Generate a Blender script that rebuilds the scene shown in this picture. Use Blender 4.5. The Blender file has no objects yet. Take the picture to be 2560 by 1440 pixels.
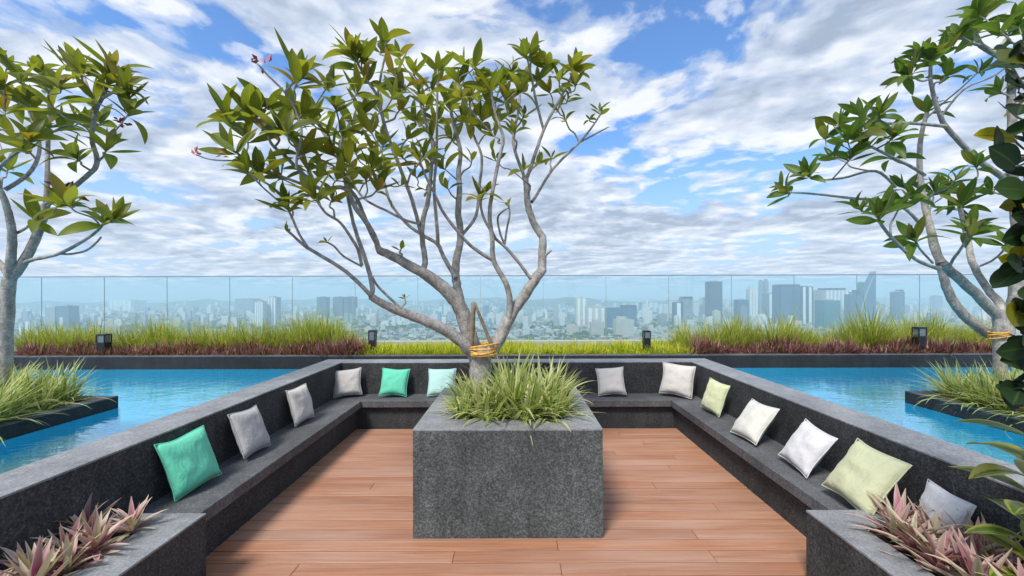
import bpy, bmesh, math, random
import numpy as np
from mathutils import Vector, Matrix, Euler, noise as mnoise

# ------------------------------------------------------------------ camera, sky, sun, exposure
sc = bpy.context.scene
COL = sc.collection
F, CX, CY, HC = 1060.0, 1290.0, 734.0, 1.85          # focal length / principal point in photo pixels, eye height
cam = bpy.data.cameras.new('camera'); camo = bpy.data.objects.new('camera', cam); COL.objects.link(camo)
cam.sensor_width = 36.0; cam.lens = 36.0 * F / 2560.0
cam.shift_x = -(CX - 1280) / 2560.0; cam.shift_y = (CY - 720) / 2560.0
cam.clip_start = 0.05; cam.clip_end = 90000
camo.location = (0, 0, HC); camo.rotation_euler = Euler((math.radians(90), math.radians(0.15), 0), 'XYZ')
sc.camera = camo
sc.view_settings.view_transform = 'Standard'; sc.view_settings.look = 'None'
sc.view_settings.exposure = 0.46; sc.view_settings.gamma = 1.0; sc.view_settings.use_curve_mapping = False
sc.cycles.max_bounces = 8; sc.cycles.transparent_max_bounces = 24; sc.cycles.volume_bounces = 1
sc.cycles.diffuse_bounces = 3; sc.cycles.glossy_bounces = 3; sc.cycles.transmission_bounces = 4
sc.cycles.caustics_reflective = False; sc.cycles.caustics_refractive = False
sc.cycles.use_denoising = True
SUN = Vector((-0.30, -0.52, 0.80)).normalized()

def N(nt, t, **kw):
    n = nt.nodes.new(t)
    for k, v in kw.items():
        if k[0] == 'i' and k[1:].isdigit(): n.inputs[int(k[1:])].default_value = v
        elif k in ('op',): n.operation = v
        else: setattr(n, k, v)
    return n
def L(nt, a, b): nt.links.new(a, b)
def math_(nt, op, a, b=None, c=None, clamp=False):
    n = nt.nodes.new('ShaderNodeMath'); n.operation = op; n.use_clamp = clamp
    for i, v in enumerate((a, b, c)):
        if v is None: continue
        if isinstance(v, (int, float)): n.inputs[i].default_value = v
        else: nt.links.new(v, n.inputs[i])
    return n.outputs[0]
def mixc(nt, fac, a, b, blend='MIX'):
    n = nt.nodes.new('ShaderNodeMix'); n.data_type = 'RGBA'; n.blend_type = blend
    for s, v in ((n.inputs[0], fac), (n.inputs[6], a), (n.inputs[7], b)):
        if isinstance(v, (int, float)): s.default_value = v
        elif isinstance(v, tuple): s.default_value = v if len(v) == 4 else (*v, 1)
        else: nt.links.new(v, s)
    return n.outputs[2]
def ramp(nt, fac, stops, interp='LINEAR'):
    n = nt.nodes.new('ShaderNodeValToRGB'); n.color_ramp.interpolation = interp
    e = n.color_ramp.elements
    while len(e) < len(stops): e.new(0.5)
    for x, (p, c) in zip(e, stops):
        x.position = p; x.color = c if isinstance(c, tuple) and len(c) == 4 else ((*c, 1) if isinstance(c, tuple) else (c, c, c, 1))
    nt.links.new(fac, n.inputs[0]); return n.outputs[0]
def noise_(nt, vec, scale, detail=4, rough=0.5, dist=0.0, dim='3D'):
    n = nt.nodes.new('ShaderNodeTexNoise'); n.noise_dimensions = dim
    n.inputs['Scale'].default_value = scale; n.inputs['Detail'].default_value = detail
    n.inputs['Roughness'].default_value = rough; n.inputs['Distortion'].default_value = dist
    if vec is not None: nt.links.new(vec, n.inputs['Vector'])
    return n.outputs['Fac']
def mapping(nt, vec, scale=(1, 1, 1), loc=(0, 0, 0), rot=(0, 0, 0)):
    n = nt.nodes.new('ShaderNodeMapping'); n.inputs['Scale'].default_value = scale
    n.inputs['Location'].default_value = loc; n.inputs['Rotation'].default_value = rot
    nt.links.new(vec, n.inputs['Vector']); return n.outputs[0]

def build_world():
    w = bpy.data.worlds.new('World'); sc.world = w; w.use_nodes = True
    nt = w.node_tree; nt.nodes.clear()
    out = N(nt, 'ShaderNodeOutputWorld'); bg = N(nt, 'ShaderNodeBackground'); L(nt, bg.outputs[0], out.inputs[0])
    bg.inputs[1].default_value = 0.1
    sky = N(nt, 'ShaderNodeTexSky'); sky.sky_type = 'NISHITA'; sky.sun_disc = False
    sky.sun_elevation = math.asin(SUN.z); sky.sun_rotation = math.atan2(SUN.x, SUN.y)
    sky.air_density = 1.0; sky.dust_density = 0.4; sky.ozone_density = 2.0; sky.altitude = 200
    tc = N(nt, 'ShaderNodeTexCoord')
    sep = N(nt, 'ShaderNodeSeparateXYZ'); L(nt, tc.outputs['Generated'], sep.inputs[0])
    z = math_(nt, 'MAXIMUM', sep.outputs[2], 0.0)
    zz = math_(nt, 'ADD', z, 0.12)
    comb = N(nt, 'ShaderNodeCombineXYZ')
    L(nt, math_(nt, 'DIVIDE', sep.outputs[0], zz), comb.inputs[0]); L(nt, math_(nt, 'DIVIDE', sep.outputs[1], zz), comb.inputs[1])
    p = comb.outputs[0]
    pm = mapping(nt, p, (1, 1, 1), (CLX, CLY, 0.0), (0, 0, 0.35))
    warp = N(nt, 'ShaderNodeTexNoise'); warp.inputs['Scale'].default_value = 1.1; warp.inputs['Detail'].default_value = 3; L(nt, pm, warp.inputs['Vector'])
    wv = N(nt, 'ShaderNodeVectorMath', operation='SCALE'); L(nt, warp.outputs['Color'], wv.inputs[0]); wv.inputs['Scale'].default_value = 0.45
    pw = N(nt, 'ShaderNodeVectorMath', operation='ADD'); L(nt, pm, pw.inputs[0]); L(nt, wv.outputs[0], pw.inputs[1])
    pv = mapping(nt, pw.outputs[0], (1.05, 1.1, 1))
    def density(v):
        big = noise_(nt, v, 0.66, 2, 0.5); mid = noise_(nt, v, 2.3, 3, 0.55); fine = noise_(nt, v, 6.5, 6, 0.6)
        return math_(nt, 'ADD', math_(nt, 'ADD', math_(nt, 'MULTIPLY', big, 0.40), math_(nt, 'MULTIPLY', mid, 0.46)), math_(nt, 'MULTIPLY', fine, 0.22))
    d0 = density(pv); d1 = density(mapping(nt, pv, (1, 1, 1), (0.04, 0.13, 0.0)))
    cover = ramp(nt, d0, [(0.452, 0.0), (0.488, 0.5), (0.523, 0.92), (0.59, 1.0)], 'EASE')
    relief = math_(nt, 'ADD', math_(nt, 'MULTIPLY', math_(nt, 'SUBTRACT', d0, d1), 4.6), 0.54, clamp=True)
    thick = ramp(nt, d0, [(0.52, 0.0), (0.64, 0.34)])
    lit = math_(nt, 'SUBTRACT', relief, thick, clamp=True)
    ccol = ramp(nt, lit, [(0.10, (2.9, 3.5, 4.6, 1)), (0.42, (4.8, 5.4, 6.5, 1)), (0.74, (7.4, 7.55, 7.9, 1))])
    blue = mixc(nt, 1.0, sky.outputs[0], (0.86, 1.3, 1.75, 1), 'MULTIPLY')
    # horizon haze belongs to the air in the distance: clouds merge there
    blue = mixc(nt, ramp(nt, z, [(0.02, 0.95), (0.30, 0.0)]), blue, (3.5, 4.5, 6.4, 1))
    c = mixc(nt, cover, blue, ccol)
    L(nt, c, bg.inputs[0])
CLX, CLY = 17.5, 19.0
build_world()
sun = bpy.data.lights.new('sun', 'SUN'); sun.energy = 3.4; sun.angle = math.radians(15); sun.color = (1.0, 0.95, 0.87)
suno = bpy.data.objects.new('sun', sun); COL.objects.link(suno); suno.location = (0, 0, 60)
suno.rotation_euler = (-SUN).to_track_quat('-Z', 'Y').to_euler()

# ------------------------------------------------------------------ helpers
def P(px, py, d):
    """photo pixel at distance d (metres along the view) -> point"""
    return Vector(((px - CX) / F * d, d, HC - (py - CY) / F * d))
def tag(o, label=None, cat=None, group=None, kind=None):
    if label: o['label'] = label
    if cat: o['category'] = cat
    if group: o['group'] = group
    if kind: o['kind'] = kind
    return o
def empty(name, loc=(0, 0, 0)):
    o = bpy.data.objects.new(name, None); o.location = loc; o.empty_display_size = 0.1; COL.objects.link(o); return o
def link(name, me, mat, parent=None, world=True):
    if mat is not None and not me.materials: me.materials.append(mat)
    o = bpy.data.objects.new(name, me); COL.objects.link(o)
    if parent is not None:
        o.parent = parent
        if world:
            off = Vector(parent.location)
            if parent.parent: off = off + Vector(parent.parent.location)
            o.location = -off
    return o
def mesh_bm(bm, name, smooth=False):
    me = bpy.data.meshes.new(name); bm.to_mesh(me); bm.free()
    if smooth: me.shade_smooth()
    return me
def bevel(o, w=0.006, seg=2):
    m = o.modifiers.new('bevel', 'BEVEL'); m.width = w; m.segments = seg; m.limit_method = 'ANGLE'; m.angle_limit = 0.6; return o
def box_into(bm, x0, x1, y0, y1, z0, z1):
    vs = [bm.verts.new(p) for p in ((x0, y0, z0), (x1, y0, z0), (x1, y1, z0), (x0, y1, z0), (x0, y0, z1), (x1, y0, z1), (x1, y1, z1), (x0, y1, z1))]
    for f in ((3, 2, 1, 0), (4, 5, 6, 7), (0, 1, 5, 4), (1, 2, 6, 5), (2, 3, 7, 6), (3, 0, 4, 7)): bm.faces.new([vs[i] for i in f])
def box(name, x0, x1, y0, y1, z0, z1, mat, parent=None, bev=0):
    bm = bmesh.new(); box_into(bm, x0, x1, y0, y1, z0, z1)
    o = link(name, mesh_bm(bm, name), mat, parent)
    if bev: bevel(o, bev)
    return o
def prism(name, poly, z0, z1, mat, parent=None, bev=0):
    bm = bmesh.new()
    a = [bm.verts.new((x, y, z0)) for x, y in poly]; b = [bm.verts.new((x, y, z1)) for x, y in poly]
    bm.faces.new(b); bm.faces.new(a[::-1]); n = len(poly)
    for i in range(n): bm.faces.new((a[i], a[(i + 1) % n], b[(i + 1) % n], b[i]))
    bmesh.ops.recalc_face_normals(bm, faces=bm.faces)
    o = link(name, mesh_bm(bm, name), mat, parent)
    if bev: bevel(o, bev)
    return o
def sheet(name, polys, z, mat, parent=None):
    bm = bmesh.new()
    for poly in polys: bm.faces.new([bm.verts.new((x, y, z)) for x, y in poly])
    return link(name, mesh_bm(bm, name), mat, parent)

# ------------------------------------------------------------------ materials
def new_mat(name):
    m = bpy.data.materials.new(name); m.use_nodes = True; nt = m.node_tree; b = nt.nodes['Principled BSDF']; return m, nt, b
def objco(nt): return N(nt, 'ShaderNodeTexCoord').outputs['Object']
def granite(name, dark, mid, light, rough=0.8, spec=0.3, mott=0.32):
    m, nt, b = new_mat(name); v = objco(nt)
    sp = noise_(nt, v, 62, 4, 0.8); sp2 = noise_(nt, v, 190, 2, 0.6)
    s = math_(nt, 'ADD', math_(nt, 'MULTIPLY', sp, 0.65), math_(nt, 'MULTIPLY', sp2, 0.35))
    c = ramp(nt, s, [(0.38, dark), (0.5, mid), (0.64, light)])
    big = ramp(nt, noise_(nt, v, 1.7, 6, 0.7), [(0.3, 1 - mott * 1.35), (0.68, 1 + mott * 0.45)])
    c = mixc(nt, 1.0, c, big, 'MULTIPLY')
    st = noise_(nt, mapping(nt, v, (6, 6, 0.8)), 2.0, 4, 0.6)        # faint run-off streaks
    c = mixc(nt, 1.0, c, ramp(nt, st, [(0.42, 0.86), (0.6, 1.04)]), 'MULTIPLY')
    L(nt, c, b.inputs['Base Color']); b.inputs['Roughness'].default_value = rough; b.inputs['Specular IOR Level'].default_value = spec
    bp = N(nt, 'ShaderNodeBump'); bp.inputs['Strength'].default_value = 0.35; bp.inputs['Distance'].default_value = 0.004
    L(nt, s, bp.inputs['Height']); L(nt, bp.outputs[0], b.inputs['Normal']); return m
M = {}
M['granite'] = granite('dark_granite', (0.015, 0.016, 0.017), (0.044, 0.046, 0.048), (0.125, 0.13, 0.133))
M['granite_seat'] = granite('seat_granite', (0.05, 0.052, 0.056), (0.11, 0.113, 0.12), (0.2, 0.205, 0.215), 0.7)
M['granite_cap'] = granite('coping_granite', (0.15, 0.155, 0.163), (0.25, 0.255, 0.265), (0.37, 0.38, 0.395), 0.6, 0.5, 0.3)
M['granite_box'] = granite('planter_granite', (0.024, 0.028, 0.028), (0.085, 0.095, 0.094), (0.23, 0.25, 0.245), 0.75)
M['granite_far'] = granite('pool_granite', (0.012, 0.013, 0.014), (0.028, 0.029, 0.031), (0.055, 0.056, 0.06))

def wood():
    m, nt, b = new_mat('deck_timber'); v = objco(nt); oi = N(nt, 'ShaderNodeObjectInfo')
    off = N(nt, 'ShaderNodeCombineXYZ'); L(nt, math_(nt, 'MULTIPLY', oi.outputs['Random'], 37.0), off.inputs[0]); L(nt, math_(nt, 'MULTIPLY', oi.outputs['Random'], 11.0), off.inputs[1])
    va = N(nt, 'ShaderNodeVectorMath', operation='ADD'); L(nt, v, va.inputs[0]); L(nt, off.outputs[0], va.inputs[1])
    g = noise_(nt, mapping(nt, va.outputs[0], (1.6, 42, 42)), 1.0, 6, 0.65, 0.6)
    g2 = noise_(nt, mapping(nt, va.outputs[0], (0.7, 4, 4)), 1.0, 3, 0.5)
    c = ramp(nt, g, [(0.28, (0.24, 0.105, 0.056)), (0.52, (0.35, 0.165, 0.094)), (0.74, (0.44, 0.225, 0.135))])
    tint = ramp(nt, oi.outputs['Random'], [(0.0, (0.88, 0.86, 0.85)), (0.35, (1.0, 0.98, 0.98)), (0.7, (1.06, 1.03, 0.98)), (1.0, (0.97, 1.0, 1.04))])
    c = mixc(nt, 1.0, c, tint, 'MULTIPLY')
    c = mixc(nt, math_(nt, 'MULTIPLY', ramp(nt, g2, [(0.4, 0.0), (0.75, 1.0)]), 0.4), c, (0.48, 0.37, 0.3, 1))
    L(nt, c, b.inputs['Base Color']); b.inputs['Roughness'].default_value = 0.6; b.inputs['Specular IOR Level'].default_value = 0.35
    groove = N(nt, 'ShaderNodeTexWave'); groove.bands_direction = 'Y'; groove.inputs['Scale'].default_value = 18
    L(nt, v, groove.inputs['Vector'])
    bp = N(nt, 'ShaderNodeBump'); bp.inputs['Strength'].default_value = 0.3; bp.inputs['Distance'].default_value = 0.003
    L(nt, math_(nt, 'ADD', g, math_(nt, 'MULTIPLY', groove.outputs['Fac'], 0.5)), bp.inputs['Height']); L(nt, bp.outputs[0], b.inputs['Normal']); return m
M['wood'] = wood()
def plain(name, col, rough=0.6, metal=0.0, var=0.15, scale=20.0, spec=0.4):
    m, nt, b = new_mat(name); v = objco(nt)
    n = ramp(nt, noise_(nt, v, scale, 4, 0.6), [(0.3, 1 - var), (0.7, 1 + var)])
    L(nt, mixc(nt, 1.0, (*col, 1), n, 'MULTIPLY'), b.inputs['Base Color']); b.inputs['Roughness'].default_value = rough
    b.inputs['Metallic'].default_value = metal; b.inputs['Specular IOR Level'].default_value = spec; return m
M['slab'] = plain('terrace_concrete', (0.10, 0.095, 0.09), 0.9)
M['soil'] = plain('soil', (0.045, 0.032, 0.024), 0.95, 0, 0.4, 40)
M['kerb'] = plain('pale_concrete', (0.40, 0.38, 0.345), 0.8, 0, 0.1, 8)
M['black_metal'] = plain('black_metal', (0.012, 0.012, 0.014), 0.4, 0.0, 0.2, 30)
M['steel'] = plain('brushed_steel', (0.30, 0.31, 0.32), 0.35, 0.8, 0.05)
M['lens'] = plain('frosted_lens', (0.14, 0.16, 0.18), 0.3, 0.0, 0.05, 12, 0.6)
M['stake'] = plain('weathered_stake_wood', (0.23, 0.185, 0.125), 0.85, 0, 0.35, 25)
M['strap'] = plain('orange_hessian_wrap', (0.62, 0.33, 0.075), 0.9, 0, 0.35, 30)
M['joint'] = plain('glass_joint', (0.30, 0.38, 0.40), 0.4)
def fabric(name, col):
    m, nt, b = new_mat(name); v = objco(nt)
    wv = noise_(nt, mapping(nt, v, (260, 260, 260)), 1, 2, 0.6)
    L(nt, mixc(nt, 1.0, (*col, 1), ramp(nt, wv, [(0.3, 0.92), (0.7, 1.04)]), 'MULTIPLY'), b.inputs['Base Color'])
    b.inputs['Roughness'].default_value = 0.9; b.inputs['Specular IOR Level'].default_value = 0.15; b.inputs['Sheen Weight'].default_value = 0.15
    wr = noise_(nt, mapping(nt, v, (7, 7, 4)), 1, 4, 0.55, 1.2)
    bp = N(nt, 'ShaderNodeBump'); bp.inputs['Strength'].default_value = 0.55; bp.inputs['Distance'].default_value = 0.02
    L(nt, math_(nt, 'ADD', wr, math_(nt, 'MULTIPLY', wv, 0.04)), bp.inputs['Height']); L(nt, bp.outputs[0], b.inputs['Normal']); return m
def bark():
    m, nt, b = new_mat('plumeria_bark'); v = objco(nt)
    n = noise_(nt, mapping(nt, v, (1, 1, 0.7)), 16, 6, 0.7); n2 = noise_(nt, v, 60, 4, 0.6)
    c = ramp(nt, n, [(0.3, (0.17, 0.155, 0.135)), (0.5, (0.32, 0.30, 0.275)), (0.68, (0.48, 0.465, 0.43))])
    c = mixc(nt, 1.0, c, ramp(nt, n2, [(0.35, 0.7), (0.6, 1.08)]), 'MULTIPLY')
    L(nt, c, b.inputs['Base Color']); b.inputs['Roughness'].default_value = 0.85; b.inputs['Specular IOR Level'].default_value = 0.2
    bp = N(nt, 'ShaderNodeBump'); bp.inputs['Strength'].default_value = 0.5; bp.inputs['Distance'].default_value = 0.008
    L(nt, n, bp.inputs['Height']); L(nt, bp.outputs[0], b.inputs['Normal']); return m
M['bark'] = bark()
def leafy(name, stops, trans=0.35, rough=0.42, island=False, edge=None, vein=None, spec=0.4, tip=None):
    """foliage: colour from a random number per leaf; edge = pale margin colour, vein = midrib colour (uv u across, v along)"""
    m, nt, b = new_mat(name)
    if island: r = N(nt, 'ShaderNodeNewGeometry').outputs['Random Per Island']
    else: r = N(nt, 'ShaderNodeObjectInfo').outputs['Random']
    c = ramp(nt, r, stops)
    uv = N(nt, 'ShaderNodeTexCoord').outputs['UV']; s = N(nt, 'ShaderNodeSeparateXYZ'); L(nt, uv, s.inputs[0])
    au = math_(nt, 'ABSOLUTE', math_(nt, 'SUBTRACT', math_(nt, 'MULTIPLY', s.outputs[0], 2.0), 1.0))
    if tip: c = mixc(nt, ramp(nt, s.outputs[1], [(0.35, 0.0), (1.0, 0.6)]), c, (*tip, 1))
    if edge:
        wob = math_(nt, 'ADD', au, math_(nt, 'MULTIPLY', math_(nt, 'SUBTRACT', r, 0.5), 0.7))
        c = mixc(nt, ramp(nt, wob, [(0.45, 0.0), (0.62, 0.9)]), c, (*edge, 1))
    if vein: c = mixc(nt, ramp(nt, au, [(0.0, 0.75), (0.13, 0.0)]), c, (*vein, 1))
    L(nt, c, b.inputs['Base Color']); b.inputs['Roughness'].default_value = rough; b.inputs['Specular IOR Level'].default_value = spec
    if trans:
        t = N(nt, 'ShaderNodeBsdfTranslucent'); L(nt, mixc(nt, 1.0, c, (1.25, 1.35, 0.7, 1), 'MULTIPLY'), t.inputs[0])
        mx = N(nt, 'ShaderNodeMixShader'); mx.inputs[0].default_value = trans
        L(nt, b.outputs[0], mx.inputs[1]); L(nt, t.outputs[0], mx.inputs[2])
        L(nt, mx.outputs[0], nt.nodes['Material Output'].inputs[0])
    return m
OLIVE = [(0.0, (0.10, 0.13, 0.018)), (0.35, (0.18, 0.20, 0.022)), (0.7, (0.24, 0.245, 0.028)), (0.88, (0.22, 0.21, 0.022)), (0.94, (0.30, 0.2, 0.025)), (1.0, (0.15, 0.19, 0.08))]
GREEN = [(0.0, (0.045, 0.085, 0.012)), (0.4, (0.085, 0.145, 0.018)), (0.75, (0.14, 0.20, 0.028)), (0.93, (0.16, 0.15, 0.025)), (1.0, (0.08, 0.12, 0.05))]
for isl, sfx in ((False, ''), (True, '_mass')):
    M['leaf_olive' + sfx] = leafy('plumeria_leaf_olive' + sfx, OLIVE, 0.55, 0.45, isl, vein=(0.24, 0.25, 0.09))
    M['leaf_green' + sfx] = leafy('plumeria_leaf_green' + sfx, GREEN, 0.52, 0.45, isl, vein=(0.2, 0.24, 0.08))
M['leaf_dark'] = leafy('thick_shrub_leaf', [(0.0, (0.010, 0.024, 0.008)), (0.6, (0.016, 0.036, 0.01)), (0.85, (0.03, 0.06, 0.012)), (0.93, (0.35, 0.30, 0.01)), (1.0, (0.02, 0.04, 0.01))], 0.12, 0.5, vein=(0.05, 0.08, 0.02), spec=0.15)
M['leaf_croton'] = leafy('variegated_broad_leaf', [(0.0, (0.06, 0.12, 0.015)), (0.5, (0.10, 0.17, 0.02)), (1.0, (0.03, 0.07, 0.012))], 0.3, 0.35, vein=(0.4, 0.38, 0.08), edge=(0.34, 0.33, 0.06))
M['grass_far'] = leafy('bed_grass', [(0.0, (0.18, 0.23, 0.025)), (0.4, (0.33, 0.37, 0.05)), (0.75, (0.48, 0.48, 0.10)), (1.0, (0.62, 0.58, 0.28))], 0.4, 0.55, True)
M['grass_low'] = leafy('yellow_green_cover', [(0.0, (0.28, 0.36, 0.02)), (0.5, (0.50, 0.54, 0.04)), (0.85, (0.64, 0.60, 0.07)), (1.0, (0.40, 0.25, 0.05))], 0.4, 0.55, True)
M['purple_low'] = leafy('maroon_cover', [(0.0, (0.08, 0.03, 0.03)), (0.4, (0.22, 0.075, 0.08)), (0.7, (0.36, 0.14, 0.15)), (0.88, (0.42, 0.28, 0.22)), (0.94, (0.24, 0.25, 0.08)), (1.0, (0.14, 0.12, 0.04))], 0.3, 0.5, True)
M['grass_strap'] = leafy('variegated_strap_grass', [(0.0, (0.16, 0.24, 0.03)), (0.45, (0.29, 0.36, 0.05)), (0.8, (0.43, 0.46, 0.11)), (0.93, (0.60, 0.56, 0.28)), (1.0, (0.42, 0.30, 0.12))], 0.35, 0.5, True, edge=(0.58, 0.57, 0.34))
M['rhoeo'] = leafy('striped_purple_leaf', [(0.0, (0.20, 0.03, 0.08)), (0.22, (0.40, 0.10, 0.17)), (0.42, (0.46, 0.24, 0.24)), (0.55, (0.50, 0.44, 0.30)), (0.66, (0.22, 0.30, 0.10)), (0.85, (0.40, 0.44, 0.20)), (1.0, (0.42, 0.08, 0.18))], 0.22, 0.45, False, edge=(0.55, 0.43, 0.37), tip=(0.56, 0.47, 0.37))
M['flower'] = plain('dark_red_blossom', (0.22, 0.025, 0.03), 0.6, 0, 0.3, 40)
M['bud'] = plain('pink_bud', (0.5, 0.14, 0.16), 0.6, 0, 0.3, 40)

def water():
    m = bpy.data.materials.new('pool_water'); m.use_nodes = True; nt = m.node_tree; nt.nodes.clear()
    out = N(nt, 'ShaderNodeOutputMaterial'); v = objco(nt)
    n = math_(nt, 'ADD', noise_(nt, mapping(nt, v, (0.8, 1.7, 1)), 6.5, 2, 0.5, 1.2), math_(nt, 'MULTIPLY', noise_(nt, v, 1.3, 2, 0.5, 0.5), 2.2))
    bp = N(nt, 'ShaderNodeBump'); bp.inputs['Strength'].default_value = 0.075; bp.inputs['Distance'].default_value = 0.05; L(nt, n, bp.inputs['Height'])
    tr = N(nt, 'ShaderNodeBsdfTransparent'); tr.inputs[0].default_value = (0.52, 0.92, 0.98, 1)
    gl = N(nt, 'ShaderNodeBsdfGlossy'); gl.inputs['Roughness'].default_value = 0.03; gl.inputs[0].default_value = (0.95, 0.98, 1, 1); L(nt, bp.outputs[0], gl.inputs['Normal'])
    lw = N(nt, 'ShaderNodeLayerWeight'); L(nt, bp.outputs[0], lw.inputs['Normal'])
    F_ = math_(nt, 'ADD', math_(nt, 'MULTIPLY', math_(nt, 'POWER', lw.outputs['Facing'], 2.5), 0.95), 0.03, clamp=True)
    mx = N(nt, 'ShaderNodeMixShader'); L(nt, F_, mx.inputs[0]); L(nt, tr.outputs[0], mx.inputs[1]); L(nt, gl.outputs[0], mx.inputs[2])
    L(nt, mx.outputs[0], out.inputs[0]); return m
M['water'] = water()
def pool_tile():
    m, nt, b = new_mat('blue_pool_mosaic'); v = objco(nt)
    br = N(nt, 'ShaderNodeTexBrick'); br.offset = 0.0; br.inputs['Scale'].default_value = 1.0; br.inputs['Brick Width'].default_value = 0.1; br.inputs['Row Height'].default_value = 0.1
    br.inputs['Mortar Size'].default_value = 0.004; br.inputs['Color1'].default_value = (0.05, 0.60, 0.82, 1); br.inputs['Color2'].default_value = (0.06, 0.64, 0.86, 1); br.inputs['Mortar'].default_value = (0.08, 0.50, 0.80, 1)
    L(nt, v, br.inputs['Vector'])
    L(nt, br.outputs['Color'], b.inputs['Base Color']); b.inputs['Roughness'].default_value = 0.4; return m
M['pool_tile'] = pool_tile()
def glass():
    m = bpy.data.materials.new('tinted_glass'); m.use_nodes = True; nt = m.node_tree; nt.nodes.clear()
    out = N(nt, 'ShaderNodeOutputMaterial')
    tr = N(nt, 'ShaderNodeBsdfTransparent'); tr.inputs[0].default_value = (0.86, 0.96, 0.985, 1)
    gl = N(nt, 'ShaderNodeBsdfGlossy'); gl.inputs['Roughness'].default_value = 0.01; gl.inputs[0].default_value = (0.85, 0.95, 0.97, 1)
    lw = N(nt, 'ShaderNodeLayerWeight')
    F_ = math_(nt, 'ADD', math_(nt, 'MULTIPLY', math_(nt, 'POWER', lw.outputs['Facing'], 5.0), 0.9), 0.025, clamp=True)
    mx = N(nt, 'ShaderNodeMixShader'); L(nt, F_, mx.inputs[0]); L(nt, tr.outputs[0], mx.inputs[1]); L(nt, gl.outputs[0], mx.inputs[2])
    L(nt, mx.outputs[0], out.inputs[0]); return m
M['glass'] = glass()

# ------------------------------------------------------------------ terrain and city
rng = np.random.default_rng(5); random.seed(5)
ZG = -180.0
def terrain_mat():
    m, nt, b = new_mat('city_ground'); v = objco(nt)
    a = noise_(nt, v, 0.0011, 6, 0.6); g = noise_(nt, v, 0.006, 5, 0.65)
    c = ramp(nt, math_(nt, 'ADD', math_(nt, 'MULTIPLY', a, 0.6), math_(nt, 'MULTIPLY', g, 0.4)), [(0.40, (0.035, 0.07, 0.022)), (0.5, (0.08, 0.11, 0.05)), (0.545, (0.30, 0.29, 0.27)), (0.62, (0.42, 0.40, 0.37))])
    L(nt, c, b.inputs['Base Color']); b.inputs['Roughness'].default_value = 0.95; return m
M['terrain'] = terrain_mat()
ground = sheet('ground', [[(-27000, -3000), (27000, -3000), (27000, 29000), (-27000, 29000)]], ZG, M['terrain']); tag(ground, kind='structure')
M['hill'] = plain('wooded_hill', (0.035, 0.062, 0.028), 0.95, 0, 0.5, 0.004)
def hill_ridge(px0, px1, d, hmax, seed):
    n = 90; vs = []; fs = []
    for i in range(n + 1):
        t = i / n; px = px0 + (px1 - px0) * t; x = (px - CX) / F * d
        h = hmax * (0.45 + 0.75 * mnoise.noise((t * 4.0, seed, 0)) + 0.3 * mnoise.noise((t * 14, seed, 3))) * math.sin(math.pi * t) ** 0.5
        h = max(h, 2.0); w = 900
        vs += [(x, d - w, ZG - 3), (x, d - w * 0.4, ZG + h * 0.6), (x, d, ZG + h), (x, d + w, ZG - 3)]
    for i in range(n):
        for k in range(3): a = i * 4 + k; fs.append((a, a + 4, a + 5, a + 1))
    me = bpy.data.meshes.new('hills'); me.from_pydata(vs, [], fs); me.shade_smooth()
    tag(link('hills', me, M['hill']), kind='structure')
hill_ridge(-300, 330, 6200, 165, 1.3); hill_ridge(150, 760, 7200, 150, 4.1); hill_ridge(600, 1500, 8200, 170, 7.7); hill_ridge(1150, 1850, 6800, 140, 2.2); hill_ridge(1700, 2900, 9500, 150, 9.1)

def facade(name, wall, win, fl=3.6, bay=4.0, frac=0.5, rnd=0.0):
    m, nt, b = new_mat(name); v = objco(nt); s = N(nt, 'ShaderNodeSeparateXYZ'); L(nt, v, s.inputs[0])
    zf = math_(nt, 'FRACT', math_(nt, 'DIVIDE', s.outputs[2], fl)); xf = math_(nt, 'FRACT', math_(nt, 'DIVIDE', math_(nt, 'ADD', s.outputs[0], s.outputs[1]), bay))
    w = math_(nt, 'MULTIPLY', math_(nt, 'LESS_THAN', zf, frac), math_(nt, 'LESS_THAN', xf, 0.7))
    oi = N(nt, 'ShaderNodeObjectInfo')
    wc = mixc(nt, 1.0, (*wall, 1), ramp(nt, oi.outputs['Random'], [(0, 0.72), (1, 1.15)]), 'MULTIPLY') if rnd else (*wall, 1)
    L(nt, mixc(nt, w, wc, (*win, 1)), b.inputs['Base Color']); b.inputs['Roughness'].default_value = 0.6; return m
M['f_white'] = facade('white_apartment_facade', (0.72, 0.72, 0.7), (0.16, 0.19, 0.22), 3.2, 5, 0.45, 1)
M['f_grey'] = facade('grey_office_facade', (0.34, 0.37, 0.4), (0.09, 0.12, 0.15), 3.8, 4, 0.55, 1)
M['f_cream'] = facade('cream_block_facade', (0.66, 0.6, 0.5), (0.18, 0.18, 0.18), 3.2, 4.5, 0.45, 1)
M['f_blue'] = facade('blue_glass_facade', (0.10, 0.19, 0.27), (0.045, 0.10, 0.16), 4.0, 1.6, 0.8, 1)
M['f_dark'] = facade('dark_glass_facade', (0.09, 0.13, 0.165), (0.05, 0.08, 0.105), 4.0, 1.8, 0.8, 1)
M['f_teal'] = facade('teal_glass_facade', (0.09, 0.26, 0.30), (0.05, 0.15, 0.19), 4.0, 1.8, 0.75, 1)
M['f_sky'] = plain('pale_blue_rib', (0.32, 0.40, 0.46), 0.6, 0, 0.05, 0.1)
M['f_roof'] = plain('flat_roof', (0.4, 0.4, 0.39), 0.9, 0, 0.2, 0.1)
M['f_fin'] = plain('white_facade_fin', (0.75, 0.76, 0.76), 0.7, 0, 0.05, 0.1)

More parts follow.
